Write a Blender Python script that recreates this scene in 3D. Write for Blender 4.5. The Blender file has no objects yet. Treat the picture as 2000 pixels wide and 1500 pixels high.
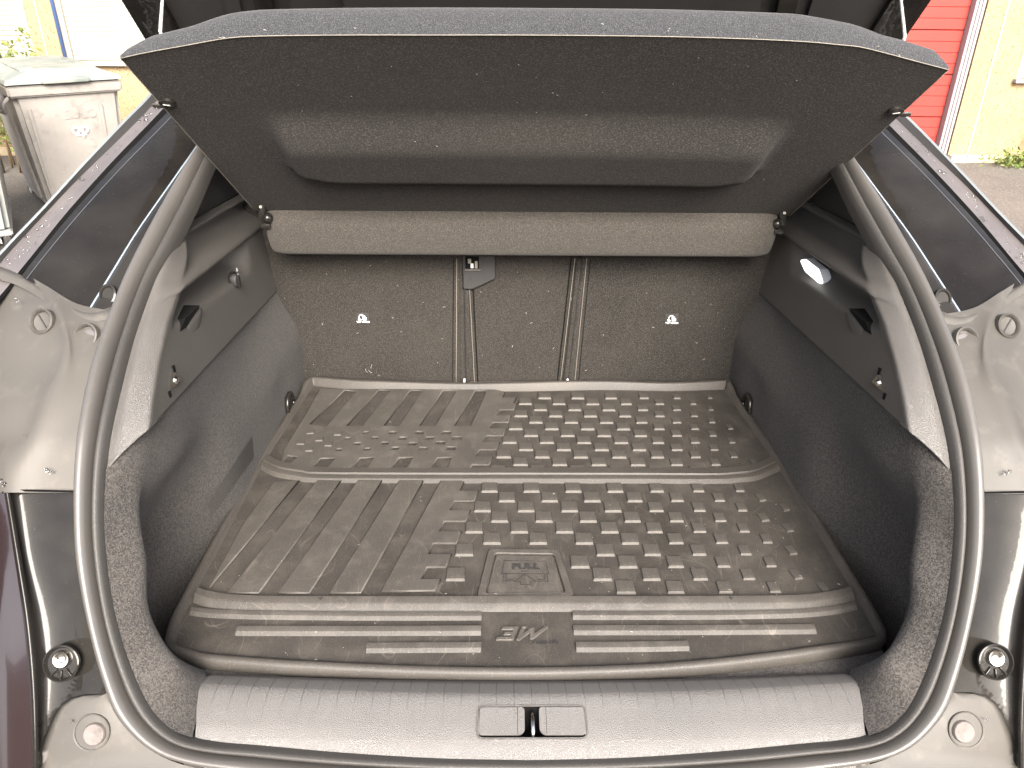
import bpy, bmesh, math, random
import numpy as np
from math import radians, sin, cos, pi
from mathutils import Vector, Matrix, noise
random.seed(7)
SC = bpy.context.scene
COL = SC.collection

# ------------------------------------------------------------------ camera
YAW, PITCH, ROLL = radians(.9187), radians(27.814), radians(.6236)
CAM = np.array([-.0403, 0., .84]); FPX = 1510.
_F = np.array([sin(YAW)*cos(PITCH), cos(YAW)*cos(PITCH), -sin(PITCH)])
_R0 = np.array([cos(YAW), -sin(YAW), 0.]); _U0 = np.cross(_R0, _F)
_R = cos(ROLL)*_R0+sin(ROLL)*_U0; _U = -sin(ROLL)*_R0+cos(ROLL)*_U0
cd = bpy.data.cameras.new('camera'); cam = bpy.data.objects.new('camera', cd); COL.objects.link(cam)
cd.sensor_width = 36.; cd.sensor_fit = 'HORIZONTAL'; cd.lens = 36.*FPX/2000.
cd.clip_start = .02; cd.clip_end = 400.
M = Matrix.Identity(4)
for i in range(3):
    M[i][0], M[i][1], M[i][2], M[i][3] = _R[i], _U[i], -_F[i], CAM[i]
cam.matrix_world = M
SC.camera = cam

# ------------------------------------------------------------------ light
SUN_EL, SUN_AZ = radians(35), radians(170)      # azimuth clockwise from +Y: the sun stands behind the photographer
w = bpy.data.worlds.new('World'); SC.world = w; w.use_nodes = True
nt = w.node_tree; nt.nodes.clear()
sky = nt.nodes.new('ShaderNodeTexSky'); sky.sky_type = 'NISHITA'; sky.sun_disc = False
sky.sun_elevation = SUN_EL; sky.sun_rotation = SUN_AZ; sky.dust_density = 6.; sky.ozone_density = .5; sky.air_density = .8
bg = nt.nodes.new('ShaderNodeBackground'); bg.inputs[1].default_value = .15
wo = nt.nodes.new('ShaderNodeOutputWorld')
hs = nt.nodes.new('ShaderNodeHueSaturation'); hs.inputs['Saturation'].default_value = .55      # hazy, half-clouded sky
nt.links.new(sky.outputs[0], hs.inputs['Color']); nt.links.new(hs.outputs[0], bg.inputs[0]); nt.links.new(bg.outputs[0], wo.inputs[0])
sd = bpy.data.lights.new('sun', 'SUN'); sun = bpy.data.objects.new('sun', sd); COL.objects.link(sun)
sd.energy = 1.75; sd.angle = radians(30); sd.color = (1., .935, .84)
dv = Vector((sin(SUN_AZ)*cos(SUN_EL), cos(SUN_AZ)*cos(SUN_EL), sin(SUN_EL)))
sun.rotation_euler = dv.to_track_quat('Z', 'Y').to_euler()
SC.view_settings.view_transform = 'Standard'; SC.view_settings.look = 'None'
SC.view_settings.exposure = 2.05; SC.view_settings.gamma = 1.

# ------------------------------------------------------------------ helpers
def ray(px, py): return _F+(px-1000)/FPX*_R-(py-750)/FPX*_U
def at(px, py, x=None, y=None, z=None, n=None, o=0.):
    v = ray(px, py)
    if n is not None:
        n = np.array(n, float); t = (o-CAM@n)/(v@n)
    elif x is not None: t = (x-CAM[0])/v[0]
    elif y is not None: t = (y-CAM[1])/v[1]
    else: t = (z-CAM[2])/v[2]
    return CAM+t*v
def yop(z): h = z-.33; return .62+.668*z+.8*(math.sqrt(h*h+.0025)+h)      # side view of the tailgate opening
def nrmz(z):
    h = z-.33; d = .668+.8*(h/math.sqrt(h*h+.0025)+1); n_ = np.array([0, -1, d]); return n_/np.linalg.norm(n_)
def op(px, py, e=0.):
    v = ray(px, py); a, b = .3, 6.
    for _ in range(50):
        t = (a+b)/2; p = CAM+t*v
        if p[1]-yop(p[2])-e < 0: a = t
        else: b = t
    return CAM+a*v
def ops(pts, e=0.): return [op(p[0], p[1], p[2] if len(p) > 2 else e) for p in pts]

def empty(name, loc, label, cat, group=None, rz=0.):
    o = bpy.data.objects.new(name, None); COL.objects.link(o)
    o.location = loc; o.rotation_euler = (0, 0, rz); o.empty_display_size = .1
    o['label'] = label; o['category'] = cat
    if group: o['group'] = group
    o['_inv'] = 0
    return o
def rootmat(o): return Matrix.Translation(o.location) @ o.rotation_euler.to_matrix().to_4x4()
def link(name, me, m, parent=None, kind=None, label=None):
    o = bpy.data.objects.new(name, me); COL.objects.link(o)
    if m is not None and not me.materials: me.materials.append(m)
    if parent is not None:
        o.parent = parent
        if parent.type == 'EMPTY': o.matrix_parent_inverse = rootmat(parent).inverted()
        elif '_base' in parent: pass
    if kind: o['kind'] = kind
    if label: o['label'] = label
    return o
def mesh(name, V, F, m, parent=None, smooth=True, kind=None, label=None, auto=None):
    me = bpy.data.meshes.new(name)
    me.from_pydata([tuple(map(float, v)) for v in V], [], [tuple(f) for f in F]); me.update()
    if smooth:
        me.polygons.foreach_set('use_smooth', [True]*len(me.polygons))
        if auto: me.set_sharp_from_angle(angle=radians(auto))
    return link(name, me, m, parent, kind, label)
def bmobj(name, bm, m, parent=None, smooth=True, kind=None, label=None, auto=35):
    me = bpy.data.meshes.new(name); bm.to_mesh(me); bm.free()
    if smooth:
        me.polygons.foreach_set('use_smooth', [True]*len(me.polygons)); me.set_sharp_from_angle(angle=radians(auto))
    return link(name, me, m, parent, kind, label)

def resample(P, n, sm=True):
    P = [np.array(p, float) for p in P]
    if sm and len(P) > 2:                                   # catmull-rom densify
        Q = []
        E_ = [2*P[0]-P[1]]+P+[2*P[-1]-P[-2]]
        for i in range(1, len(E_)-2):
            a, b, c, d = E_[i-1:i+3]
            for t in np.linspace(0, 1, 8, endpoint=False):
                Q.append(.5*((2*b)+(c-a)*t+(2*a-5*b+4*c-d)*t*t+(3*b-a-3*c+d)*t**3))
        Q.append(P[-1]); P = Q
    P = np.array(P); L = np.r_[0, np.cumsum(np.linalg.norm(np.diff(P, axis=0), axis=1))]
    s = np.linspace(0, L[-1], n)
    return np.stack([np.interp(s, L, P[:, k]) for k in range(3)], 1)
def grid(name, G, m, parent=None, label=None, kind=None, auto=None, closed=False):
    G = np.array(G); a, b = G.shape[:2]
    V = G.reshape(-1, 3)
    F = [(i*b+j, i*b+j+1, (i+1)*b+j+1, (i+1)*b+j) for i in range(a-1) for j in range(b-1)]
    if closed: F += [(i*b+b-1, i*b, (i+1)*b, (i+1)*b+b-1) for i in range(a-1)]
    return mesh(name, V, F, m, parent, label=label, kind=kind, auto=auto)
def loftg(curves, n=40, k=1, sm=True, smc=True):
    C = np.array([resample(c, n, smc) for c in curves])
    if k > 1:
        C = np.stack([resample(C[:, j], (len(curves)-1)*k+1, sm) for j in range(n)], 1)
    return C
def mir(G):
    G = np.array(G, float).copy(); G[..., 0] *= -1; return G
def both(name, G, m, parent, label=None, auto=None):
    a = grid(name, G, m, parent, auto=auto); b = grid(name, mir(G)[::-1], m, parent, auto=auto)
    return a, b

def tube_g(P, r, k=8, ends=True):
    P = np.array(P, float); n = len(P)
    T = np.gradient(P, axis=0); T /= np.linalg.norm(T, axis=1)[:, None]+1e-12
    up = np.array([0, 0, 1.]) if abs(T[0][2]) < .9 else np.array([0, 1., 0])
    V = []; N = np.cross(T[0], up); N /= np.linalg.norm(N)
    for i in range(n):
        N = N-T[i]*(N@T[i]); N /= np.linalg.norm(N)+1e-12; B = np.cross(T[i], N)
        rr = r if np.isscalar(r) else r[i]
        V += [P[i]+rr*(cos(a)*N+sin(a)*B) for a in np.linspace(0, 2*pi, k, endpoint=False)]
    F = [(i*k+j, i*k+(j+1) % k, (i+1)*k+(j+1) % k, (i+1)*k+j) for i in range(n-1) for j in range(k)]
    if ends: F += [tuple(range(k))[::-1], tuple((n-1)*k+j for j in range(k))]
    return V, F
def tube(name, P, r, m, parent=None, k=8, **kw):
    V, F = tube_g(P, r, k); return mesh(name, V, F, m, parent, **kw)

def frame_from(n, up=(0, 0, 1)):
    n = Vector(n).normalized(); u = Vector(up); x = u.cross(n)
    if x.length < 1e-4: x = Vector((1, 0, 0))
    x.normalize(); y = n.cross(x)
    return Matrix(((x.x, y.x, n.x), (x.y, y.y, n.y), (x.z, y.z, n.z)))
def lathe(name, prof, c, axis, m, parent=None, k=32, label=None, auto=40, sx=1., up=(0, 0, 1)):
    R = frame_from(axis, up); V = []; F = []
    for (r, h) in prof:
        for a in np.linspace(0, 2*pi, k, endpoint=False):
            V.append(Vector(c)+R @ Vector((r*cos(a)*sx, r*sin(a), h)))
    for i in range(len(prof)-1):
        F += [(i*k+j, i*k+(j+1) % k, (i+1)*k+(j+1) % k, (i+1)*k+j) for j in range(k)]
    if prof[0][0] > 1e-6: F.append(tuple(range(k))[::-1])
    if prof[-1][0] > 1e-6: F.append(tuple((len(prof)-1)*k+j for j in range(k)))
    return mesh(name, V, F, m, parent, label=label, auto=auto)
def boxbm(bm, c, s, bev=0., R=None, seg=2):
    r = bmesh.ops.create_cube(bm, size=1.)
    vs = r['verts']; bmesh.ops.scale(bm, vec=s, verts=vs)
    if bev:
        es = list({e for v in vs for e in v.link_edges})
        q = bmesh.ops.bevel(bm, geom=es, offset=bev, segments=seg, profile=.6, affect='EDGES')
        vs = list({v for f in q['faces'] for v in f.verts} | {v for v in vs if v.is_valid})
        vs = list(vs)
    if R is not None: bmesh.ops.rotate(bm, verts=vs, cent=(0, 0, 0), matrix=R)
    bmesh.ops.translate(bm, verts=vs, vec=c)
def box(name, c, s, m, parent=None, bev=0., R=None, label=None, seg=2, kind=None):
    bm = bmesh.new(); boxbm(bm, c, s, bev, R, seg); return bmobj(name, bm, m, parent, label=label, kind=kind)
def curve_mesh(polys, h, bev=0., res=2):
    """filled plane shape with holes, local z from 0 to h"""
    cu = bpy.data.curves.new('c', 'CURVE'); cu.dimensions = '2D'; cu.fill_mode = 'BOTH'
    for P in polys:
        s = cu.splines.new('POLY'); s.points.add(len(P)-1)
        for i, p in enumerate(P): s.points[i].co = (p[0], p[1], 0, 1)
        s.use_cyclic_u = True
    cu.extrude = max(h/2-bev, 1e-5); cu.bevel_depth = bev; cu.bevel_resolution = 0
    return cu_to_mesh(cu, h/2)
def cu_to_mesh(cu, dz):
    o = bpy.data.objects.new('c', cu); COL.objects.link(o)
    dg = bpy.context.evaluated_depsgraph_get()
    me = bpy.data.meshes.new_from_object(o.evaluated_get(dg))
    bpy.data.objects.remove(o); bpy.data.curves.remove(cu)
    me.transform(Matrix.Translation((0, 0, dz))); me.materials.clear()
    return me
def text_mesh(t, size, h, off=0., align='CENTER', bev=0.):
    cu = bpy.data.curves.new('t', 'FONT'); cu.body = t; cu.size = size; cu.align_x = align; cu.align_y = 'CENTER'
    cu.extrude = h/2; cu.offset = off; cu.bevel_depth = bev; cu.bevel_resolution = 0; cu.resolution_u = 3
    return cu_to_mesh(cu, h/2)
def place(me, loc, R=None):
    T = Matrix.Translation(Vector(loc))
    if R is not None: T = T @ R.to_4x4()
    me.transform(T); return me
def rrect(x0, y0, x1, y1, r, n=5):
    P = []
    for cx, cy, a0 in ((x1-r, y1-r, 0), (x0+r, y1-r, 90), (x0+r, y0+r, 180), (x1-r, y0+r, 270)):
        for k in range(n+1):
            a = radians(a0+90*k/n); P.append((cx+r*cos(a), cy+r*sin(a)))
    return P
def roundpoly(P, r, n=4):
    Q = []; N = len(P)
    for i in range(N):
        p = Vector(P[i]); a = Vector(P[i-1]); b = Vector(P[(i+1) % N])
        d1 = (a-p).normalized()*min(r, (a-p).length*.45); d2 = (b-p).normalized()*min(r, (b-p).length*.45)
        for t in np.linspace(0, 1, n+1):
            q = (p+d1)*(1-t)**2+p*2*t*(1-t)+(p+d2)*t*t; Q.append((q.x, q.y))
    return Q
def ss(a, b, x):
    t = np.clip((x-a)/(b-a), 0, 1); return t*t*(3-2*t)

# ------------------------------------------------------------------ materials
def mat(name, col, rough=.6, metal=0., spec=.5, noise_c=None, bump=None, sheen=0., coat=0., speck=None, extra=None):
    """noise_c=(scale, colour2, lo, hi); bump=[(kind, scale, strength, distance)...]; speck=(scale, colour, lo, hi)"""
    m = bpy.data.materials.new(name); m.use_nodes = True; n = m.node_tree.nodes; L = m.node_tree.links
    b = n['Principled BSDF']
    b.inputs['Base Color'].default_value = (*col, 1); b.inputs['Roughness'].default_value = rough
    b.inputs['Metallic'].default_value = metal; b.inputs['Specular IOR Level'].default_value = spec
    b.inputs['Sheen Weight'].default_value = sheen; b.inputs['Sheen Roughness'].default_value = .6
    b.inputs['Coat Weight'].default_value = coat; b.inputs['Coat Roughness'].default_value = .04
    tc = n.new('ShaderNodeTexCoord'); src = None
    def nz(scale, det=3, dist=0., r=.6):
        t = n.new('ShaderNodeTexNoise'); t.inputs['Scale'].default_value = scale; t.inputs['Detail'].default_value = det
        t.inputs['Roughness'].default_value = r; t.inputs['Distortion'].default_value = dist
        L.new(tc.outputs['Object'], t.inputs['Vector']); return t.outputs['Fac']
    def ramp(f, lo, hi):
        r = n.new('ShaderNodeMapRange'); r.inputs[1].default_value = lo; r.inputs[2].default_value = hi; L.new(f, r.inputs[0]); return r.outputs[0]
    def mix(f, a, c2):
        x = n.new('ShaderNodeMix'); x.data_type = 'RGBA'; L.new(f, x.inputs[0])
        if isinstance(a, tuple): x.inputs[6].default_value = (*a, 1)
        else: L.new(a, x.inputs[6])
        if isinstance(c2, tuple): x.inputs[7].default_value = (*c2, 1)
        else: L.new(c2, x.inputs[7])
        return x.outputs[2]
    c = col
    if noise_c:
        for q in (noise_c if isinstance(noise_c, list) else [noise_c]):
            c = mix(ramp(nz(q[0]), q[2], q[3]), c, q[1])
    if speck:
        for q in (speck if isinstance(speck, list) else [speck]):
            c = mix(ramp(nz(q[0], 1), q[2], q[3]), c, q[1])
    ctx = dict(m=m, n=n, L=L, b=b, nz=nz, ramp=ramp, mix=mix, tc=tc)
    if extra: c = extra(ctx, c) or c
    if not isinstance(c, tuple): L.new(c, b.inputs['Base Color'])
    prev = None
    for q in (bump or []):
        if q[0] == 'noise': h = nz(q[1], 4)
        elif q[0] == 'vor':
            v = n.new('ShaderNodeTexVoronoi'); v.feature = 'DISTANCE_TO_EDGE'; v.inputs['Scale'].default_value = q[1]
            L.new(tc.outputs['Object'], v.inputs['Vector']); h = ramp(v.outputs['Distance'], 0, .25)
        elif q[0] == 'node': h = q[4](ctx)
        u = n.new('ShaderNodeBump'); u.inputs['Strength'].default_value = q[2]; u.inputs['Distance'].default_value = q[3]
        L.new(h, u.inputs['Height'])
        if prev: L.new(prev, u.inputs['Normal'])
        prev = u.outputs[0]
    if prev: L.new(prev, b.inputs['Normal'])
    return m

CARPET = mat('black_carpet', (.016, .0148, .0145), .95, sheen=.06, spec=.15, noise_c=(3, (.026, .0235, .0225), .35, .7),
             speck=[(210, (.046, .042, .039), .50, .60), (460, (.066, .060, .056), .52, .60), (1100, (.066, .061, .057), .48, .72), (1900, (.10, .092, .085), .58, .78)],
             bump=[('noise', 380, .9, .0015), ('noise', 7, .25, .012)])
SEATC = mat('brown_black_seat_carpet', (.0125, .0114, .0102), .95, sheen=.05, spec=.15, noise_c=(4, (.022, .0198, .0175), .35, .7),
            speck=[(600, (.060, .054, .047), .46, .70)], bump=[('noise', 700, .5, .001), ('noise', 9, .2, .01)])
FELT = mat('shelf_felt', (.026, .0242, .0228), .97, sheen=.03, spec=.12, noise_c=(2.5, (.034, .031, .0285), .35, .7),
           speck=[(430, (.072, .066, .060), .48, .72)],
           bump=[('noise', 300, .6, .0012), ('noise', 12, .15, .01)])
FELTEDGE = mat('shelf_edge_felt', (.022, .023, .026), .97, sheen=.1, spec=.15,
               speck=[(950, (.075, .076, .082), .46, .72)], bump=[('noise', 420, .8, .0015)])
THREAD = mat('pale_thread', (.19, .172, .145), .8)
PLAST = mat('grained_plastic', (.076, .071, .066), .42, spec=.7, noise_c=(3, (.066, .062, .058), .4, .7),
            speck=[(700, (.12, .11, .10), .70, .80)], bump=[('vor', 520, .42, .0011)])
PLASTD = mat('dark_plastic', (.028, .027, .027), .5, spec=.4, bump=[('vor', 520, .25, .0008)])
def sillx(ctx):
    n, L = ctx['n'], ctx['L']
    s = n.new('ShaderNodeSeparateXYZ'); L.new(ctx['tc'].outputs['Object'], s.inputs[0])
    a = n.new('ShaderNodeMath'); a.operation = 'MULTIPLY'; a.inputs[1].default_value = 44.; L.new(s.outputs[0], a.inputs[0])
    f = n.new('ShaderNodeMath'); f.operation = 'FRACT'; L.new(a.outputs[0], f.inputs[0])
    r = n.new('ShaderNodeMapRange'); r.inputs[1].default_value = 0; r.inputs[2].default_value = .06; L.new(f.outputs[0], r.inputs[0])
    y = n.new('ShaderNodeMapRange'); y.inputs[1].default_value = .655; y.inputs[2].default_value = .72
    y.inputs[3].default_value = 1.; y.inputs[4].default_value = 0.; L.new(s.outputs[1], y.inputs[0])
    mx = n.new('ShaderNodeMath'); mx.operation = 'MAXIMUM'; L.new(r.outputs[0], mx.inputs[0]); L.new(y.outputs[0], mx.inputs[1])
    return mx.outputs[0]
SILLP = mat('sill_plastic', (.115, .110, .107), .42, spec=.45, noise_c=(4, (.135, .129, .124), .4, .7),
            bump=[('node', 0, .6, .003, sillx), ('vor', 460, .45, .0012)])
RUBSEAL = mat('rubber_seal', (.066, .062, .058), .42, spec=.6, noise_c=[(2, (.085, .079, .073), .4, .65), (60, (.078, .072, .066), .55, .9)],
              bump=[('noise', 300, .12, .0008)])
SHROUD = mat('dusty_grey_plastic', (.054, .050, .045), .55, spec=.4, noise_c=[(3, (.082, .075, .066), .4, .7), (40, (.10, .09, .078), .55, .95)],
             bump=[('noise', 500, .1, .0008)])
def dustrough(ctx, c):
    r = ctx['ramp'](ctx['nz'](9, 5), .35, .75)
    m = ctx['n'].new('ShaderNodeMapRange'); m.inputs[3].default_value = .015; m.inputs[4].default_value = .10
    ctx['L'].new(r, m.inputs[0]); ctx['L'].new(m.outputs[0], ctx['b'].inputs['Roughness']); return c
PAINT = mat('black_gloss_paint', (.013, .012, .011), .1, spec=.2, coat=0., noise_c=[(6, (.034, .031, .027), .45, .8)],
            speck=(700, (.12, .11, .10), .74, .8), bump=[('noise', 14, .05, .01)], extra=dustrough)
GLOSSP = mat('dark_gloss_panel', (.009, .008, .0075), .2, spec=.16, noise_c=[(5, (.022, .020, .018), .45, .8)],
             speck=(600, (.10, .09, .08), .73, .8), bump=[('noise', 9, .2, .02)], extra=dustrough)
GUTTER = mat('purple_grey_channel', (.085, .077, .078), .3, spec=.5, noise_c=(8, (.11, .098, .096), .4, .7))
BRIGHT = mat('bright_trim', (.16, .18, .19), .35, metal=0., bump=[('noise', 250, .5, .002)])
FLEDGE = mat('painted_sky_reflection', (.20, .24, .28), .2, spec=.7)  # blue-grey colour puts the sky's reflection on the flange
LENS = mat('dark_red_tail_lamp', (.016, .010, .011), .12, spec=.5, coat=.6)
RIMG = mat('dusty_rubber_fold', (.040, .036, .032), .55, spec=.4, noise_c=[(5, (.058, .052, .046), .4, .7)], speck=(600, (.12, .105, .09), .58, .8), bump=[('noise', 400, .2, .0006)])
def scratch(ctx, c):
    n, L = ctx['n'], ctx['L']
    # fine arcs and scuffs left by luggage: thin contour lines of stretched noise, in patches
    for sc, rot, sx, wd, am in ((7., .5, .35, .0022, .45), (12., -1.0, .25, .0028, .40), (5., 1.9, .5, .0016, .45), (20., .1, .2, .0036, .35), (9., 2.6, .15, .0026, .40)):
        mp = n.new('ShaderNodeMapping'); mp.inputs['Rotation'].default_value = (0, 0, rot); mp.inputs['Scale'].default_value = (1., sx, 1.)
        mp.inputs['Location'].default_value = (sc, rot*3, 0); L.new(ctx['tc'].outputs['Object'], mp.inputs[0])
        nz = n.new('ShaderNodeTexNoise'); nz.inputs['Scale'].default_value = sc; nz.inputs['Detail'].default_value = 1.; L.new(mp.outputs[0], nz.inputs[0])
        a = n.new('ShaderNodeMath'); a.operation = 'PINGPONG'; a.inputs[1].default_value = .045; L.new(nz.outputs['Fac'], a.inputs[0])
        r = n.new('ShaderNodeMapRange'); r.inputs[1].default_value = 0; r.inputs[2].default_value = wd
        r.inputs[3].default_value = am; r.inputs[4].default_value = 0; L.new(a.outputs[0], r.inputs[0])
        k = ctx['ramp'](ctx['nz'](8+sc, 3), .50, .66)
        mm = n.new('ShaderNodeMath'); mm.operation = 'MULTIPLY'; L.new(r.outputs[0], mm.inputs[0]); L.new(k, mm.inputs[1])
        c = ctx['mix'](mm.outputs[0], c, (.15, .132, .112))
    return c
MAT = mat('dusty_rubber', (.024, .0215, .019), .62, spec=.3, noise_c=[(3.5, (.040, .0362, .0325), .35, .65), (22, (.060, .053, .046), .47, .78)],
          speck=[(650, (.11, .095, .078), .60, .78), (1400, (.17, .15, .12), .66, .78)], extra=scratch,
          bump=[('noise', 500, .25, .0006), ('noise', 30, .08, .004)])
MATR = mat('worn_rubber_relief', (.043, .039, .0352), .56, spec=.35, noise_c=[(4.5, (.058, .0527, .047), .35, .65), (30, (.078, .071, .063), .48, .8)],
           speck=[(650, (.13, .115, .095), .60, .78)], extra=scratch, bump=[('noise', 600, .3, .0006)])
WHITE = mat('white_print', (.82, .84, .88), .5)
GREYP = mat('grey_print', (.65, .65, .62), .5)
TAG = mat('black_tag_fabric', (.022, .019, .018), .7)
METAL = mat('plated_steel', (.42, .39, .34), .3, metal=1., bump=[('noise', 120, .2, .001)])
CHROME = mat('polished_steel', (.75, .73, .70), .14, metal=1.)
BLACKM = mat('black_metal', (.02, .018, .016), .25, spec=.6, metal=.3)
VOIDM = mat('dark_cavity', (.006, .006, .006), .9, spec=.1)  # near-black colour stands in for the shade inside slots, wells and gaps
GAPM = mat('panel_gap', (.004, .004, .004), .8, spec=.1)
CORD = mat('grey_braided_cord', (.25, .25, .25), .8, speck=(900, (.6, .6, .58), .5, .6))
BUMPG = mat('pale_rubber_stop', (.12, .104, .097), .6, speck=(150, (.09, .08, .072), .5, .7))
LINT = mat('pale_lint', (.6, .56, .5), .9)
WATER = bpy.data.materials.new('water'); WATER.use_nodes = True
_b = WATER.node_tree.nodes['Principled BSDF']; _b.inputs['Transmission Weight'].default_value = 1.; _b.inputs['Roughness'].default_value = 0.; _b.inputs['IOR'].default_value = 1.33
LAMP = bpy.data.materials.new('lit_lamp_lens'); LAMP.use_nodes = True
_b = LAMP.node_tree.nodes['Principled BSDF']; _b.inputs['Base Color'].default_value = (.8, .8, .8, 1); _b.inputs['Emission Color'].default_value = (1, .97, .9, 1); _b.inputs['Emission Strength'].default_value = .8
ASPH = mat('asphalt', (.085, .078, .070), .9, noise_c=[(1.2, (.12, .108, .095), .4, .7)], speck=(60, (.2, .18, .16), .55, .75), bump=[('noise', 90, .5, .01)])
def pebx(ctx, c):
    n, L = ctx['n'], ctx['L']
    v = n.new('ShaderNodeTexVoronoi'); v.inputs['Scale'].default_value = 46; L.new(ctx['tc'].outputs['Object'], v.inputs['Vector'])
    f = ctx['ramp'](v.outputs['Distance'], .30, .42)
    k = ctx['ramp'](ctx['nz'](22, 2), .50, .56)
    a = n.new('ShaderNodeMath'); a.operation = 'SUBTRACT'; a.use_clamp = True; L.new(k, a.inputs[0]); L.new(f, a.inputs[1])
    return ctx['mix'](a.outputs[0], c, (.18, .105, .055))
PEB = mat('ochre_pebbledash', (.25, .180, .098), .9, noise_c=[(9, (.28, .208, .118), .4, .7), (60, (.30, .25, .17), .5, .8)], extra=pebx, bump=[('noise', 60, .5, .01)])
WALLB = mat('beige_render', (.48, .38, .24), .9, noise_c=(1., (.55, .45, .30), .4, .7))
SHUT = mat('cream_shutter', (.31, .295, .25), .6)
REDP = mat('red_door_paint', (.27, .020, .013), .65, noise_c=(2, (.30, .025, .016), .4, .7))
FRAMEG = mat('grey_door_frame', (.25, .22, .23), .6)
LINEW = mat('pale_joint', (.42, .37, .26), .8)
PIPEB = mat('blue_pipe', (.08, .14, .33), .5)
PIPEO = mat('orange_cap', (.6, .15, .04), .6)
KERB = mat('pale_plinth', (.50, .40, .26), .9, noise_c=(5, (.4, .33, .22), .4, .7))
BING = mat('worn_grey_bin', (.20, .187, .172), .65, noise_c=[(5, (.24, .223, .204), .4, .7), (14, (.155, .145, .134), .55, .75)], bump=[('noise', 20, .2, .01)])
BINL = mat('grey_green_lid', (.13, .15, .142), .6, noise_c=(6, (.24, .23, .20), .45, .65))
BIND = mat('pale_grey_bin', (.19, .205, .20), .6, noise_c=(5, (.23, .23, .225), .4, .7))
TYRE = mat('black_tyre', (.03, .028, .026), .8)
LEAF = mat('green_leaf', (.07, .115, .022), .55, noise_c=(20, (.17, .19, .04), .4, .6))
TWIG = mat('brown_twig', (.12, .08, .04), .8)

# ================================================================== SETTING
GZ = -.78
g = mesh('ground', [(-90, -60, GZ), (90, -60, GZ), (90, 120, GZ), (-90, 120, GZ)], [(0, 1, 2, 3)], ASPH, smooth=False); g['kind'] = 'structure'

# ================================================================== CAR
car = empty('hatchback_car', (0, 1.2, GZ), 'dark hatchback with its boot open, showing the black carpeted load bay', 'car')

# ---- weather seal round the opening (half curve, top to bottom centre)
so = ops([(420, 245), (380, 300), (330, 380), (290, 450), (245, 540), (205, 640), (172, 740), (152, 850), (146, 930), (146, 1000), (150, 1083), (160, 1150), (174, 1217), (190, 1283), (207, 1340), (227, 1393), (260, 1433), (300, 1465), (350, 1486), (420, 1500)])
si = ops([(452, 250), (420, 300), (380, 390), (340, 470), (300, 545), (262, 650), (233, 760), (213, 850), (204, 917), (200, 1000), (204, 1080), (214, 1160), (230, 1233), (258, 1317), (293, 1387), (333, 1427), (372, 1445), (430, 1455), (500, 1460)])
so = [np.array(p) for p in so]; si = [np.array(p) for p in si]
so += [np.array([-.28, .607, -.020]), np.array([-.14, .602, -.026]), np.array([0, .601, -.028])]
si += [np.array([-.24, .622, .003]), np.array([-.12, .618, -.002]), np.array([0, .617, -.004])]
A = resample(so, 140); B = resample(si, 140)
# pair the two curves by nearest progress
nrm = np.array([0, -1, .668]); nrm /= np.linalg.norm(nrm)
prof = [(0., -.012), (.02, -.002), (.06, .006), (.14, .012), (.26, .0145), (.38, .013), (.48, .007), (.53, -.003), (.565, -.013), (.60, -.004), (.68, .005), (.76, .009), (.86, .0085), (.94, .004), (1., -.006), (1.0, -.02)]
G = np.array([[A[j]*(1-s)+B[j]*s+nrmz(A[j][2])*h for j in range(140)] for s, h in prof])
full = np.concatenate([G, mir(G)[:, ::-1][:, 1:]], 1)
SEALLIP = mat('seal_lip_rubber', (.034, .032, .030), .55, spec=.4, noise_c=[(2, (.045, .042, .039), .4, .65)], speck=(700, (.10, .092, .084), .62, .8), bump=[('noise', 500, .25, .0008)])
grid('weather_seal', full[:9], RUBSEAL, car); grid('seal_lip', full[8:], SEALLIP, car)

# ---- sill trim panel
xs = sorted(set([round(v, 4) for v in np.linspace(-1, 1, 61)]+[-.0675/.425, .067/.425]))
def sillrow(kind):
    R_ = []
    for u in xs:
        X = u*.427; q = (X/.43)**2
        y, z, wd = kind(q)
        R_.append((u*wd, y, z))
    return R_
rows = [lambda q: (.606+.014*q, -.030, .40), lambda q: (.617+.014*q, -.012, .408), lambda q: (.6235+.013*q, -.002, .410), lambda q: (.631+.008*q, .005, .413), lambda q: (.6405, .0085, .4145),
        lambda q: (.66, .0122, .419), lambda q: (.68, .0160, .425), lambda q: (.690+.012*q, .0175, .430), lambda q: (.697+.018*q, .0174, .434), lambda q: (.702+.018*q, .0155, .436), lambda q: (.713+.018*q, .0105, .436), lambda q: (.724+.016*q, .0052, .432), lambda q: (.7355+.013*q, -.001, .428), lambda q: (.738+.013*q, -.016, .427)]
SG = [sillrow(k) for k in rows]
a, b_ = len(SG), len(xs)
V = [p for r in SG for p in r]; F = []
i0 = xs.index(-.0675/.425); i1 = xs.index(.067/.425)
for i in range(a-1):
    for j in range(b_-1):
        if i in (4, 5) and i0 <= j < i1: continue
        F.append((i*b_+j, i*b_+j+1, (i+1)*b_+j+1, (i+1)*b_+j))
sill = mesh('sill_trim', V, F, SILLP, car)
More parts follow.
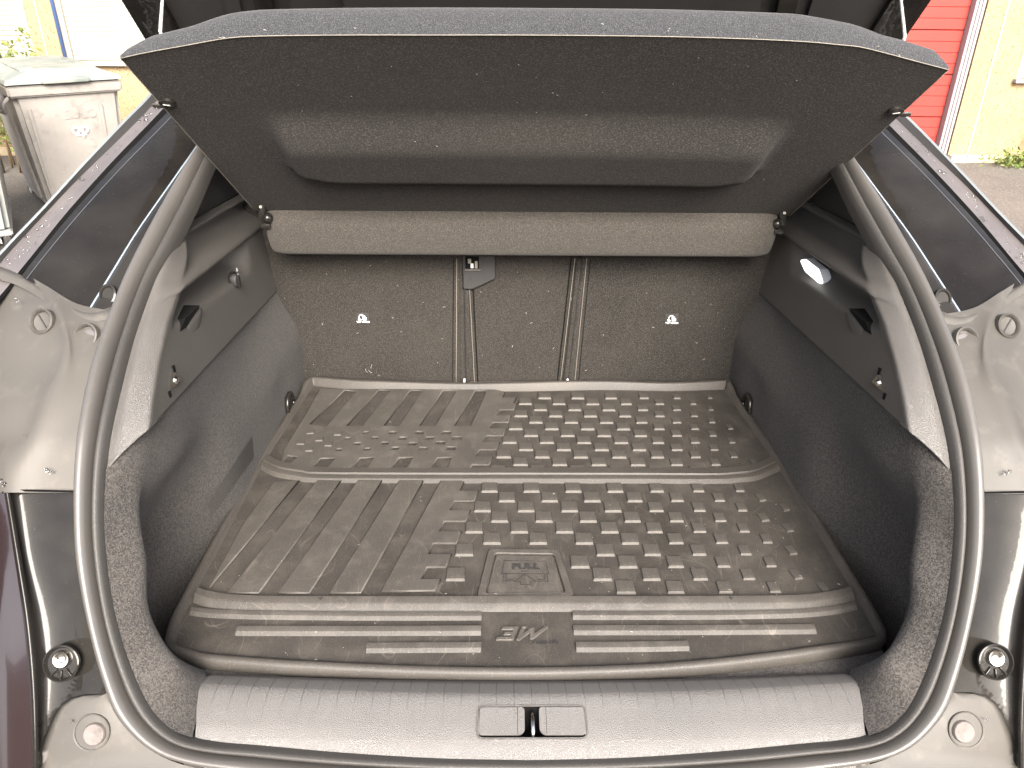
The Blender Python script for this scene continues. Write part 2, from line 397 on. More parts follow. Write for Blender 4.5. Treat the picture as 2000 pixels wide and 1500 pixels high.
# latch opening with two covers and the striker bar
hole = empty_none = None
bm = bmesh.new()
for p in ((-.0685, .6395, .068, .681),):
    x0, y0, x1, y1 = p
    v = [bm.verts.new(c) for c in ((x0, y0, .0082), (x1, y0, .0082), (x1, y1, .0158), (x0, y1, .0158), (x0, y0, -.03), (x1, y0, -.03), (x1, y1, -.03), (x0, y1, -.03))]
    for f in ((0, 1, 5, 4), (1, 2, 6, 5), (2, 3, 7, 6), (3, 0, 4, 7), (4, 5, 6, 7)): bm.faces.new([v[k] for k in f])
bmobj('latch_well', bm, VOIDM, car, smooth=False)
TILT = Matrix.Translation((0, .66, .0122)) @ Matrix.Rotation(math.atan(.19), 4, 'X') @ Matrix.Translation((0, -.66, 0))
me = curve_mesh([rrect(-.0700, .6380, .0695, .6825, .0085), rrect(-.0680, .6400, .0675, .6808, .0072)], .0012, .0002)
place(me, (0, 0, -.0004)); me.transform(TILT); link('latch_frame', me, PLAST, car)
for s in (-1, 1):
    P = [(s*.0660, .6790), (s*.0095, .6790), (s*.0095, .6490), (s*.0150, .6440), (s*.0660, .6440)]
    me = curve_mesh([roundpoly(P, .004)], .004, .0004); place(me, (0, 0, -.0030)); me.transform(TILT); link('latch_cover', me, SILLP, car)
    me = curve_mesh([[(s*.0178, .6787), (s*.0183, .6787), (s*.0183, .6443), (s*.0178, .6443)]], .0003); place(me, (0, 0, .00105)); me.transform(TILT); link('cover_seam', me, GAPM, car)
tube('striker_bar', [(.001, .676, -.02), (.001, .676, .008), (.001, .673, .0125), (.001, .660, .0135), (.001, .6465, .0125), (.001, .6435, .008), (.001, .6435, -.02)], .0026, CHROME, car, k=12)

# ---- load floor
mesh('floor_carpet', [(-.51, .735, -.014), (.51, .735, -.014), (.515, 1.66, -.014), (-.515, 1.66, -.014)], [(0, 1, 2, 3)], CARPET, car, smooth=False)
box('floor_front_edge', (0, .7465, -.045), (.94, .010, .058), CARPET, car, .003)
box('side_well', (-.56, .95, -.12), (.16, .55, .03), VOIDM, car); box('side_well', (.56, .95, -.12), (.16, .55, .03), VOIDM, car)

# ---- carpeted side walls
zb = lambda y: .313-(y-.864)*.1284
XT = lambda y: .50+(y-.864)*.0524
c0 = [np.array(p) for p in ops([(373, 1443), (333, 1427), (293, 1387), (258, 1317), (230, 1233), (214, 1160), (204, 1080), (200, 1000), (204, 917)])]
c0 = [p-nrm*.004 for p in c0]
c1 = [at(398, 1308, z=-.004), op(350, 1290, .035), op(312, 1240, .05), op(290, 1180, .056), op(287, 1100, .056), np.array([-.519, .830, .212]), np.array([-.521, .852, .258]), np.array([-.518, .868, .306])]
def col(y, xlow, lowz=-.09, wl=.5):
    out = []
    zt = zb(y)+.012
    for t in np.linspace(0, 1, 9):
        z = lowz+(zt-lowz)*t
        k = float(ss(.10, .23, z)); out.append(np.array([-(xlow*(1-k)+(XT(y)+.004)*k), y, z]))
    return out
c2 = [np.array([-.56, .80, -.10])]+[np.array([-(.572*(1-k)+.508*k), .835+.045*k, z]) for z, k in ((-.02, 0), (.05, 0), (.12, .1), (.18, .45), (.23, .8))]+[np.array([-.509, .905, .311])]
C2 = [c0, c1, c2, col(.96, .572), col(1.05, .535), col(1.13, .508, -.03), col(1.25, .505, -.03), col(1.45, .503, -.03), col(1.66, .503, -.03)]
G = loftg(C2, 48, 8)
for i in range(G.shape[0]):
    for j in range(G.shape[1]):
        p = G[i, j]; G[i, j, 0] += .003*noise.noise(Vector(p*9))*min(1, i/8)
walls = both('carpeted_side_wall', G, CARPET, car)
# dark ribbed access panel line low in the left carpet
pw = [at(493, 850, x=-.511), at(484, 905, x=-.508), at(470, 935, x=-.507), at(425, 985, x=-.5065)]
# ribbed fabric flap, following the carpet
from mathutils.bvhtree import BVHTree
_bw = BVHTree.FromPolygons([v.co[:] for v in walls[0].data.vertices], [p.vertices[:] for p in walls[0].data.polygons])
qf = [np.array(p, float) for p in ((491, 853), (494, 893), (412, 1008), (403, 985))]; fG = []
for i in range(41):
    r_ = []
    for j in range(7):
        a_, b_2 = i/40, j/6; q = (qf[0]*(1-b_2)+qf[1]*b_2)*(1-a_)+(qf[3]*(1-b_2)+qf[2]*b_2)*a_
        h = _bw.ray_cast(Vector(CAM), Vector(ray(*q)).normalized()); p = np.array(h[0]) if h[0] is not None else at(*q, x=-.507)
        r_.append(p+np.array([.0012+.0008*(i % 2), 0, 0]))
    fG.append(r_)
grid('access_flap', np.array(fG), mat('ribbed_flap_fabric', (.040, .037, .035), .9, spec=.2, speck=(900, (.08, .074, .07), .5, .72)), car)

# ---- plastic side trim
EC = np.array([at(a_, b_2, x=-x_) for a_, b_2, x_ in ((292, 838, .500), (299, 775, .507), (310, 710, .515), (329, 625, .524), (349, 566, .530), (360, 530, .535), (368, 497, .541), (362, 472, .547), (350, 459, .550))])
zE = np.maximum.accumulate(EC[:, 2]); _t = np.linspace(0, 1, 9)
eprm = lambda z: np.interp(z, [.313, .416, .481], [0, 4/8, 1])
ye = lambda z: float(np.interp(eprm(z), _t, EC[:, 1]))
ze = lambda z: float(np.interp(eprm(z), _t, EC[:, 2]))
xe = lambda z: float(-np.interp(eprm(z), _t, EC[:, 0]))
def trimside():
    lines = []          # (z at front edge, z at y=1.64, offset outward, uses recess window)
    Rw = [(.313, .210, 0, 0), (.335, .235, 0, 0), (.364, .268, 0, 0), (.379, .284, .002, 1), (.385, .292, .014, 1), (.391, .303, .030, 1), (.396, .316, .038, 1), (.403, .333, .038, 1), (.408, .344, .028, 1), (.411, .352, .006, 1), (.414, .357, -.004, 0),
          (.419, .363, -.006, 0), (.426, .373, .000, 2), (.434, .383, .012, 2), (.443, .391, .026, 2), (.455, .405, .030, 2), (.461, .411, .029, 2), (.466, .416, .020, 2), (.471, .421, .008, 0), (.478, .428, .012, 0), (.481, .431, .020, 0)]
    nU = 64; G = []
    for zf, zr, off, wn in Rw:
        r = []
        for u in np.linspace(0, 1, nU):
            u2 = u
            yf = ye(zf); y = yf+(1.66-yf)*u2; z = ze(zf)+(zr-ze(zf))*u2
            X = xe(zf)+(XT(1.66)+.1*(zr-.21)-xe(zf))*u2
            wdw = 1.
            if wn == 1: wdw = float(ss(.03, .10, u))*(1-float(ss(.60, .74, u)))
            if wn == 2: wdw = float(ss(0, .12, u))*(1-float(ss(.90, .97, u)*0))
            o_ = off*wdw if wn else off
            if wn == 1: o_ += -.0*(1-wdw)
            r.append((-(X+o_), y, z))
        G.append(r)
    G = np.array(G)
    # densify across for smooth ridges
    H = np.stack([resample(G[:, j], 90) for j in range(nU)], 1)
    return H, G
H, G0 = trimside()
front = H[:, 0]
# rounded return from the side on to the bright rear face
edgeP = front
seal_in = resample(ops([(204, 919), (213, 850), (233, 760), (262, 650), (300, 545), (318, 508), (342, 462)]), 90)
F1 = np.array([seal_in-nrm*.006, seal_in*.7+edgeP*.3+nrm*.002, seal_in*.45+edgeP*.55+nrm*.004, seal_in*.15+edgeP*.85+nrm*.003, edgeP, H[:, 2]])
FF = np.stack([resample(F1[:, j], 26) for j in range(90)], 1)
bot = H[0].copy(); bot[:, 0] -= .02; bot[:, 2] -= .002
H2 = np.concatenate([bot[None], H], 0)
fb = FF[:, 0].copy(); fb[:, 1] += .03; fb[:, 2] -= .003
FF2 = np.concatenate([fb[:, None], FF], 1)
trims = []
for s in (0, 1):
    A_, B_ = (H2, FF2) if s == 0 else (mir(H2)[::-1], mir(FF2)[::-1])
    a1, b1 = A_.shape[:2]; a2, b2 = B_.shape[:2]
    V = list(A_.reshape(-1, 3))+list(B_.reshape(-1, 3)); n1 = a1*b1
    F = [(i*b1+j, i*b1+j+1, (i+1)*b1+j+1, (i+1)*b1+j) for i in range(a1-1) for j in range(b1-1)]
    F += [(n1+i*b2+j, n1+i*b2+j+1, n1+(i+1)*b2+j+1, n1+(i+1)*b2+j) for i in range(a2-1) for j in range(b2-1)]
    trims.append(mesh('side_trim', V, F, PLAST, car))
# upper quarter lining above the trim
up = H[-1]
qa = [up[0]+np.array([-.004, 0, 0]), up[20]+np.array([-.004, 0, 0]), up[40]+np.array([-.004, 0, 0]), up[63]+np.array([-.004, 0, 0])]
qb = [np.array([-.567, 1.31, .53]), np.array([-.57, 1.4, .52]), np.array([-.572, 1.5, .51]), np.array([-.575, 1.66, .50])]
qc = [np.array([-.552, 1.46, .60]), np.array([-.556, 1.53, .61]), np.array([-.558, 1.6, .62]), np.array([-.56, 1.68, .63])]
both('quarter_lining', loftg([qa, qb, qc], 24, 6), PLASTD, car)
qs = ops([(338, 470), (360, 425), (380, 390), (420, 300), (452, 250)])
qd = [up[0]+np.array([-.004, .0, -.02]), np.array([-.560, 1.24, .50]), np.array([-.565, 1.33, .535]), np.array([-.553, 1.47, .60]), np.array([-.54, 1.56, .64])]
both('pillar_lining', loftg([[p-nrm*.006 for p in qs], qd], 24, 4), PLAST, car)

from mathutils.bvhtree import BVHTree
def bvh(o): return BVHTree.FromPolygons([v.co[:] for v in o.data.vertices], [p.vertices[:] for p in o.data.polygons])
BL, BR = bvh(trims[0]), bvh(trims[1])
def hit(px, py, T=None, off=0.):
    v = ray(px, py); r = (T or BL).ray_cast(Vector(CAM), Vector(v).normalized())
    return np.array(r[0])+np.array([off if T is not BR else -off, 0, 0]) if r[0] is not None else at(px, py, x=-.53)
# knob / lamp / hooks / strikers on the side trims
kc = hit(449, 548)+np.array([.005, 0, 0]); kax = (1, -.25, .05)
def knob_parts(c):
    k = lathe('release_knob', [(0, .012), (.011, .012), (.013, .009), (.0135, 0)], c, kax, PLASTD, car, 24, sx=.8)
    b = box('knob_grip', Vector(c)+Vector((.012, -.003, 0)), (.006, .007, .024), BLACKM, None, .0025); b.parent = k
    r = lathe('knob_ring', [(.0150, .0), (.0150, .004), (.0165, .005), (.018, .004), (.018, 0)], c, kax, BLACKM, None, 24, sx=.8); r.parent = k
    me = bpy.data.meshes.new('x')
    R = frame_from((1, -.25, .05))
    for t, dz in (('VIN', .014), ('-', 0.), ('VIN', -.014)):
        pass
    return k
kn = knob_parts(kc)
# small white marks beside the knob
bm = bmesh.new()
R = frame_from(kax)
for i, (dz, hh) in enumerate(((.017, .0012), (.0145, .0018), (.012, .0012), (.004, .004), (-.006, .0012), (-.009, .002), (-.012, .0012), (-.0145, .0016))):
    c = Vector(kc)+Vector((.0035, .0225+.0004*(i % 2), dz-.001)); boxbm(bm, c, (.0008, .0022, hh))
o = bmobj('knob_mark', bm, WHITE, car)
# courtesy lamp, right side
lc = at(1584, 531, x=.534)
def lampmesh(nm, s, h, m, par, dx):
    me = curve_mesh([roundpoly([(-.038*s, .026*s), (.016*s, .020*s), (.038*s, -.026*s), (-.014*s, -.020*s)], .006)], h, .0008)
    R = Matrix(((0, 0, -1), (-1, 0, 0), (0, 1, 0)))      # local x -> -y, local y -> z, local z -> -x
    me.transform(Matrix.Translation(Vector(lc)+Vector((dx, 0, 0))) @ R.to_4x4())
    o = link(nm, me, m, par); return o
lp = at(1560, 505, x=.53); 
lampP = [(1560, 506), (1571, 504), (1599, 526), (1608, 554), (1603, 558), (1571, 531)]
LX = hit(1584, 531, BR)[0]-.012
LP3 = [at(a_, b_2, x=LX) for a_, b_2 in lampP]
cen = sum(LP3)/6
def lampsolid(nm, k, x0, x1, m, par):
    Q = [cen+(p-cen)*k for p in LP3]; n6 = len(Q)
    V = [np.array([x0, q[1], q[2]]) for q in Q]+[np.array([x1, *(cen+(q-cen)*.94)[1:]]) for q in Q]
    F = [tuple(range(n6))[::-1], tuple(n6+i for i in range(n6))]+[(i, (i+1) % n6, n6+(i+1) % n6, n6+i) for i in range(n6)]
    me = bpy.data.meshes.new(nm); me.from_pydata([tuple(v) for v in V], [], F)
    bm = bmesh.new(); bm.from_mesh(me); bmesh.ops.bevel(bm, geom=bm.edges[:], offset=.002, segments=2, affect='EDGES'); bm.to_mesh(me); bm.free()
    return link(nm, me, m, par)
lampo = lampsolid('courtesy_lamp', 1.0, LX+.020, LX, WHITE, car); lampo['label'] = 'lit white courtesy lamp in the right-hand side trim'
ll = lampsolid('lamp_lens', .93, LX+.004, LX-.0015, LAMP, None); ll.parent = lampo
for s in (-1, 1):
    # bag hook: near-black prism in place of the slot's shade, and tongue, laid on the trim's own surface
    def onto(P, off): return [np.array([-s*1., 1, 1])*hit(a_, b_2)*1.+np.array([-s*off, 0, 0]) for a_, b_2 in P]
    V = onto([(351, 648), (346, 622), (359, 596), (365, 602), (361, 640)], .0); xv = min(abs(p[0]) for p in V)-.0006; V = [np.array([s*xv, p[1], p[2]]) for p in V]
    V2 = [v+np.array([s*.03, 0, 0]) for v in V]
    mesh('hook_slot_shade', V+V2, [(0, 1, 2, 3, 4), (5, 6, 7, 8, 9)[::-1]]+[(i, (i+1) % 5, 5+(i+1) % 5, 5+i) for i in range(5)], VOIDM, car, smooth=False)
    Q0 = onto([(364, 612), (371, 599), (382, 599), (389, 613), (392, 634), (381, 662), (367, 668), (362, 642)], -.004)
    xq = sum(abs(p[0]) for p in Q0)/8; Q0 = [np.array([s*xq, p[1], p[2]]) for p in Q0]
    cq = sum(Q0)/8; V = []
    for k_, (sc_, dx_) in enumerate(((1.05, .012), (1.0, 0), (.96, -.005), (.82, -.009), (.5, -.010))):
        V += [cq+(p-cq)*sc_+np.array([s*dx_, 0, 0]) for p in Q0]
    F = [(r_*8+i, r_*8+(i+1) % 8, (r_+1)*8+(i+1) % 8, (r_+1)*8+i) for r_ in range(4) for i in range(8)]+[tuple(32+i for i in range(8))]
    mesh('bag_hook', V, F, PLAST, car, auto=60)
    # triangular steel bracket with rivet
    Q = onto([(335, 727), (348, 741), (329, 763)], 0.); xb = min(abs(p[0]) for p in Q)
    V = [np.array([s*(xb+.006), p[1], p[2]]) for p in Q]+[np.array([s*(xb-.0030), p[1], p[2]]) for p in Q]
    bm = bmesh.new(); vs = [bm.verts.new(v) for v in V]
    for f in ((0, 1, 2), (5, 4, 3), (0, 3, 4, 1), (1, 4, 5, 2), (2, 5, 3, 0)): bm.faces.new([vs[k] for k in f])
    bmesh.ops.bevel(bm, geom=bm.edges[:], offset=.0006, segments=1, affect='EDGES')
    br = bmobj('net_bracket', bm, METAL, car)
    rc = onto([(335, 743)], 0.)[0]; rc = (s*(xb-.0028), rc[1], rc[2])
    rv = lathe('rivet', [(.006, 0), (.0058, .0015), (.0045, .0035), (.002, .0045), (0, .0047)], rc, (-s, 0, 0), CHROME, None, 20); rv.parent = br
    for (a_, b_2, hx) in ((339, 721, .007), (331, 770, .006)):
        p = onto([(a_, b_2)], 0.)[0]; box('bracket_slot', (p[0], p[1], p[2]), (.003, .007, hx*1.6), VOIDM, car, .001)
    # fixing ring low on the carpet wall
    rp = at(565, 793, x=-.500); Pn = []
    for t in np.linspace(0, 2*pi, 25): Pn.append((s*.497, rp[1]+.024*cos(t), rp[2]+.001+.029*sin(t)))
    tube('lashing_ring', Pn, .0045, BLACKM, car, k=8)
    box('ring_mount', (s*.503, rp[1], rp[2]+.004), (.016, .030, .044), BLACKM, car, .006)

# ---- seat backs
def seatpoly(name, P, y, th, m, lab=None, r=.012):
    """P: (x, z) outline; slab with rounded outline facing the camera"""
    P2 = roundpoly(P, r, 4)
    me = curve_mesh([P2], th, min(.007, th*.3))
    me.transform(Matrix(((1, 0, 0, 0), (0, 0, 1, y), (0, 1, 0, 0), (0, 0, 0, 1))))
    return link(name, me, m, car, label=lab)
seatpoly('seat_back', [(-.60, -.06), (-.6, .40), (-.1265, .40), (-.1285, -.06)], 1.628, .08, SEATC)
seatpoly('seat_back', [(-.1245, -.06), (-.1225, .40), (.1345, .40), (.1150, -.06)], 1.632, .08, SEATC)
seatpoly('seat_back', [(.1180, -.06), (.1375, .40), (.60, .40), (.60, -.06)], 1.628, .08, SEATC)
box('seat_gap_backing', (0, 1.72, .15), (1.3, .02, .6), VOIDM, car)
def seam(p0, p1, dx, m, r, nm, y=1.6275, wob=.0006):
    a_, b_2 = at(*p0, y=y), at(*p1, y=y); P = []
    for t in np.linspace(0, 1, 30):
        p = a_+(b_2-a_)*t; p[0] += dx+wob*noise.noise(Vector((t*5, dx*90, p0[0]))); p[1] = y; P.append(p)
    tube(nm, P, r, m, car, k=6)
for p0, p1 in (((892, 505), (891, 752)), ((917, 562), (927, 752)), ((1123, 505), (1094, 752)), ((1146, 505), (1122, 752))):
    seam(p0, p1, 0, THREAD, .0007, 'seat_seam_piping')
for p0, p1 in (((886, 505), (884, 752)), ((924, 562), (934, 752)), ((1116, 505), (1088, 752)), ((1153, 505), (1129, 752))):
    seam(p0, p1, 0, VOIDM, .0012, 'seat_seam_groove', y=1.6283)
for p0, p1 in (((901, 505), (902, 745)), ((911, 566), (914, 745)), ((1131, 505), (1104, 745)), ((1139, 505), (1113, 745))):
    seam(p0, p1, 0, SEATC, .0052, 'seat_edge_roll', y=1.6285, wob=.002)
for a_, b_2 in ((907, 746), (1108, 745)):
    p = at(a_, b_2, y=1.625); box('pale_seat_gap', p, (.005, .012, .014), GREYP, car, .001)  # light-coloured box put in for the small pale gap at the seat foot
# plastic release cover on the middle seat
P = [(905, 500), (966, 500), (966, 543), (924, 563), (906, 563)]
Q = [at(a_, b_2, y=1.62) for a_, b_2 in P]
me = curve_mesh([roundpoly([(q[0], q[2]) for q in Q], .004, 3)], .012, .002)
me.transform(Matrix(((1, 0, 0, 0), (0, 0, 1, 1.617), (0, 1, 0, 0), (0, 0, 0, 1))))
rel = link('seat_release_cover', me, PLASTD, car)
p = at(922, 514, y=1.615); box('release_window', p, (.030, .004, .030), VOIDM, None, .001).parent = rel
p = at(923, 527, y=1.613); box('release_lip', p, (.034, .006, .004), PLAST, None, .0015).parent = rel
p = at(917, 510, y=1.612); box('release_lever', p, (.007, .004, .010), METAL, None, .001).parent = rel
p = at(930, 517, y=1.612); box('release_lever', p, (.006, .004, .016), THREAD, None, .001).parent = rel
p = at(922, 519, y=1.612); box('release_lever', p, (.006, .004, .010), WHITE, None, .001).parent = rel
# top tether tags
for k, (a_, b_2) in enumerate(((708, 622), (1312, 624))):
    c = at(a_, b_2, y=1.626)
    t = box('top_tether_tag', (c[0], 1.6262, c[2]), (.029, .0012, .027), TAG, car, .0003)
    R90 = Matrix.Rotation(radians(90), 3, 'X')
    me = text_mesh('TOP TETHER', .0052, .0003, .0001); o = link('tag_lettering', place(me, (c[0]+.001, 1.6254, c[2]-.0085), R90), WHITE, None); o.parent = t
    # child seat, curved tether arrow and anchor
    sh = []
    bmv = []
    arc = [(-.0085, -.001), (-.0080, .0045), (-.005, .0085), (-.001, .0090), (.0015, .0065), (.0020, .0005)]
    for P in ([( -.0020, .0095), (-.0005, .0098), (.0018, -.0030), (.0085, -.0030), (.0085, -.0048), (-.0002, -.0048)],
              [(.0035, .0060), (.0052, .0060), (.0058, .0015), (.0085, .0015), (.0085, -.0018), (.0032, -.0018)],
              [(-.0110, -.0005), (-.0085, -.0050), (-.0055, -.0005)],
              [(-.0112, -.0030), (-.0100, -.0050), (-.0070, -.0062), (-.0040, -.0050), (-.0030, -.0028), (-.0042, -.0030), (-.0070, -.0046), (-.0100, -.0030)]):
        me = curve_mesh([P], .0003); place(me, (c[0]+.001, 1.6254, c[2]+.001), R90); sh.append(me)
    bm = bmesh.new()
    for me in sh: bm.from_mesh(me)
    L_ = resample([(p[0], p[1], 0) for p in arc], 20)
    for i in range(19):
        d = L_[i+1]-L_[i]; n_ = np.array([-d[1], d[0], 0]); n_ /= np.linalg.norm(n_); n_ *= .0007
        q = [L_[i]-n_, L_[i+1]-n_, L_[i+1]+n_, L_[i]+n_]
        bm.faces.new([bm.verts.new((c[0]+.001+v[0], 1.6252, c[2]+.001+v[1])) for v in q])
    o = bmobj('tag_symbol', bm, WHITE, None, smooth=False); o.parent = t

# ---- outer body round the opening (left side modelled, right side mirrored)
S0 = [(315, 150), (288, 187), (233, 243), (160, 320), (87, 400), (20, 470), (0, 492), (-60, 556), (-120, 630), (-150, 700)]
def sh(P, dx, dy): return [(a_+dx, b_2+dy) for a_, b_2 in P]
L1 = [(319, 153), (291.5, 190.5), (236.5, 246.5), (163.5, 323.5), (90.5, 403.5), (23.5, 473.5), (3.5, 495.5), (-56.5, 559.5), (-116, 633), (-146, 703)]
L2 = [(322, 172), (300, 203), (232, 272), (150, 352), (66, 441), (12, 500), (-10, 530), (-45, 590), (-100, 650), (-130, 720)]
L3 = [(345, 178), (314, 217), (219, 316), (132, 413), (66, 495), (30, 539), (15, 560), (-30, 610), (-90, 665), (-120, 730)]
L4 = [(352, 186), (322, 224), (226, 322), (140, 417), (78, 492), (40, 538), (20, 565), (-25, 613), (-85, 668), (-115, 732)]
both('gutter_outer_edge', loftg([ops(S0, .0), ops(L1, .004)], 50, 2), BRIGHT, car)
both('gutter_wall', loftg([ops(L1, .005), ops(L2, .022)], 50, 3), PLASTD, car)
both('gutter_channel', loftg([ops(L2, .023), ops([(a_*.5+c_*.5, b_2*.5+d_*.5) for (a_, b_2), (c_, d_) in zip(L2, L3)], .026), ops(L3, .020)], 50, 4), GUTTER, car)
both('gutter_shadow_gap', loftg([ops(L3, .021), ops(L4, .030)], 50, 2), GAPM, car)
D1 = [(352, 186), (322, 224), (226, 322), (140, 417), (78, 492), (42, 538)]
D1b = [(362, 200), (334, 238), (240, 338), (155, 432), (95, 506), (60, 550)]
D2 = [(385, 245), (365, 275), (290, 370), (215, 460), (150, 540), (118, 578)]
D3 = [(395, 262), (379, 290), (320, 373), (267, 450), (222, 525), (172, 607)]
both('pillar_panel', loftg([ops(D1, .012), ops(D1b, .006), ops(D2, .016), ops(D3, .030)], 50, 6), GLOSSP, car)
both('pillar_crease_highlight', loftg([ops([(a_+9, b_2+6) for a_, b_2 in D1], .0050), ops([(a_+10.2, b_2+7) for a_, b_2 in D1], .0050)], 50, 2), METAL, car)  # crease highlight put in as a thin bright metal strip
E1 = [(400, 262), (381, 290), (322, 374), (269, 450), (222, 526), (172, 608)]
E2 = [(432, 268), (404, 315), (362, 378), (312, 450), (262, 545), (228, 614)]
both('flange_reflection', loftg([ops([(a_-1, b_2-1) for a_, b_2 in E1], .024), ops([(a_+2.5, b_2+2) for a_, b_2 in E1], .022)], 50, 2), FLEDGE, car)  # thin strip carrying the sky reflection in its colour
both('opening_flange', loftg([ops(E1, .026), ops([(a_*.85+c_*.15, b_2*.85+d_*.15) for (a_, b_2), (c_, d_) in zip(E1, E2)], .016), ops([(a_*.5+c_*.5, b_2*.5+d_*.5) for (a_, b_2), (c_, d_) in zip(E1, E2)], .018), ops(E2, .026)], 50, 4), PAINT, car)
# oval drain plug in the flange
for s in (-1, 1):
    c = op(211, 576, .012); c[0] *= -s*1.
    c = (s*abs(c[0]), c[1], c[2])
    lathe('flange_plug', [(.017, -.004), (.0165, .002), (.013, .003), (.011, .0005), (.0, .0005)], c, nrm, PAINT, car, 28, sx=.75, up=(0, .5, 1))
# matte shroud panel
c_0 = ops([(-95, 530), (-100, 700), (-100, 850), (-70, 962)], .11)
c_1 = ops([(-20, 545), (5, 680), (-15, 820), (-40, 962)], .058)
c_2 = ops([(46, 538), (100, 640), (100, 705), (70, 770), (42, 845), (0, 888), (-10, 925), (-14, 962)], .018)
c_3 = ops([(90, 558), (128, 645), (128, 700), (98, 770), (72, 840), (42, 893), (22, 925), (16, 962)], -.004)
c_4 = ops([(150, 593), (150, 660), (140, 760), (110, 850), (85, 905), (80, 962)], .006)
c_5 = ops([(224, 608), (205, 680), (187, 750), (167, 850), (162, 930), (161, 962)], .012)
both('quarter_shroud', loftg([c_0, c_1, c_2, c_3, c_4, c_5], 60, 6), SHROUD, car)
both('shroud_upper_lip', loftg([ops([(-60, 500), (30, 532), (100, 570), (168, 606), (224, 598)], .020), ops([(-60, 510), (30, 540), (100, 578), (165, 613), (222, 608)], .004), ops([(-60, 530), (30, 556), (95, 592), (160, 626), (218, 624)], .010)], 40, 5), SHROUD, car)
for s in (-1, 1):
    def cx(px, py, e): c = op(px, py, e); return (s*abs(c[0]), c[1], c[2])
    ax = (s*.15, nrm[1], nrm[2])
    sc = lathe('screw_cap', [(.0185, -.010), (.0185, .004), (.0165, .006), (.0145, .004), (.0140, -.001), (.0125, -.0015), (.0, -.0015)], cx(83, 628, .010), ax, SHROUD, car, 32)
    ccc = Vector(cx(83, 628, .012)); Rn = frame_from(ax); b = box('cap_slot', ccc+Vector(nrm)*.0005, (.0235, .0018, .0012), PLASTD, None, 0, Rn @ Matrix.Rotation(radians(50*s), 3, 'Z')); b.parent = sc
    cp = lathe('drain_cup', [(.019, -.004), (.0185, .003), (.0165, .004), (.0145, .002), (.0135, -.006), (.011, -.008), (0, -.008)], cx(168, 656, .010), ax, SHROUD, car, 32)
    pl = lathe('cup_plug', [(.0125, -.006), (.0115, -.003), (.004, -.002), (0, -.0035)], cx(170, 659, .010), ax, GUTTER, None, 24); pl.parent = cp
# seam of the shroud access panel
for P in ([(0, 641), (40, 608), (75, 581), (100, 597), (140, 622)],):
    Q = np.array(resample(ops(P, .0), 30)); 
# glossy lower column
d0 = ops([(-90, 958), (-90, 1100), (-80, 1300), (-70, 1510)], .045)
d1 = ops([(8, 962), (28, 1090), (44, 1200), (54, 1300), (60, 1400), (62, 1510)], .016)
both('tail_lamp', loftg([d0, ops([(-40, 960), (-30, 1100), (-20, 1300), (-10, 1510)], .022), d1], 50, 6), LENS, car)
d2 = ops([(12, 960), (33, 1090), (50, 1200), (60, 1300), (66, 1400), (68, 1510)], -.002)
d3 = ops([(20, 960), (42, 1090), (60, 1200), (71, 1300), (75, 1400), (74, 1510)], .004)
d4 = ops([(34, 960), (52, 1090), (80, 1200), (92, 1300), (90, 1400), (84, 1490)], .018)
d5 = ops([(95, 960), (108, 1090), (135, 1200), (152, 1290), (150, 1350), (128, 1400)], .022)
d6 = ops([(158, 960), (163, 1083), (186, 1217), (204, 1290), (216, 1335), (224, 1358)], .014)
both('tail_lamp_bezel', loftg([d1, d2, d3], 50, 4), PAINT, car)
both('body_side_column', loftg([d3, d4, d5, d6], 50, 6), PAINT, car)
both('column_seam', loftg([ops([(4, 960), (20, 957), (60, 956), (148, 958)], -.002), ops([(4, 964), (20, 961), (60, 960.5), (148, 962)], .0)], 30, 2), GAPM, car)
# bumper top
e0 = ops([(70, 1515), (82, 1460), (100, 1410), (118, 1378), (150, 1358), (208, 1356)], .010)
e1 = ops([(82, 1530), (100, 1470), (120, 1425), (145, 1400), (180, 1385), (216, 1376)], .012)
e2 = ops([(210, 1560), (230, 1515), (240, 1480), (235, 1450), (232, 1420), (226, 1395)], .012)
bo = [np.array(p) for p in ops([(211, 1352), (228, 1396), (262, 1437), (302, 1470), (352, 1492), (420, 1508)], .016)]+[np.array([-.28, .600, -.028]), np.array([-.14, .594, -.034]), np.array([0, .593, -.036])]
be0 = ops([(68, 1520), (80, 1462), (99, 1412), (117, 1380), (150, 1360), (205, 1356)], .016)
bum = [be0[::-1]]
O_ = resample(bo, 60); top0 = resample(be0[::-1]+[np.array([-.60, .56, -.06]), np.array([-.45, .50, -.08]), np.array([0, .47, -.085])], 60)
Gm = np.array([O_*(1-t)+top0*t+nrm*(.004*sin(pi*t)) for t in np.linspace(0, 1, 12)])
low = top0.copy(); low[:, 1] -= .01; low[:, 2] -= .35
Gm = np.concatenate([Gm, np.array([top0+(0, -.012, -.02), low])], 0)
fullb = np.concatenate([Gm, mir(Gm)[:, ::-1][:, 1:]], 1)
grid('rear_bumper', fullb, SHROUD, car)
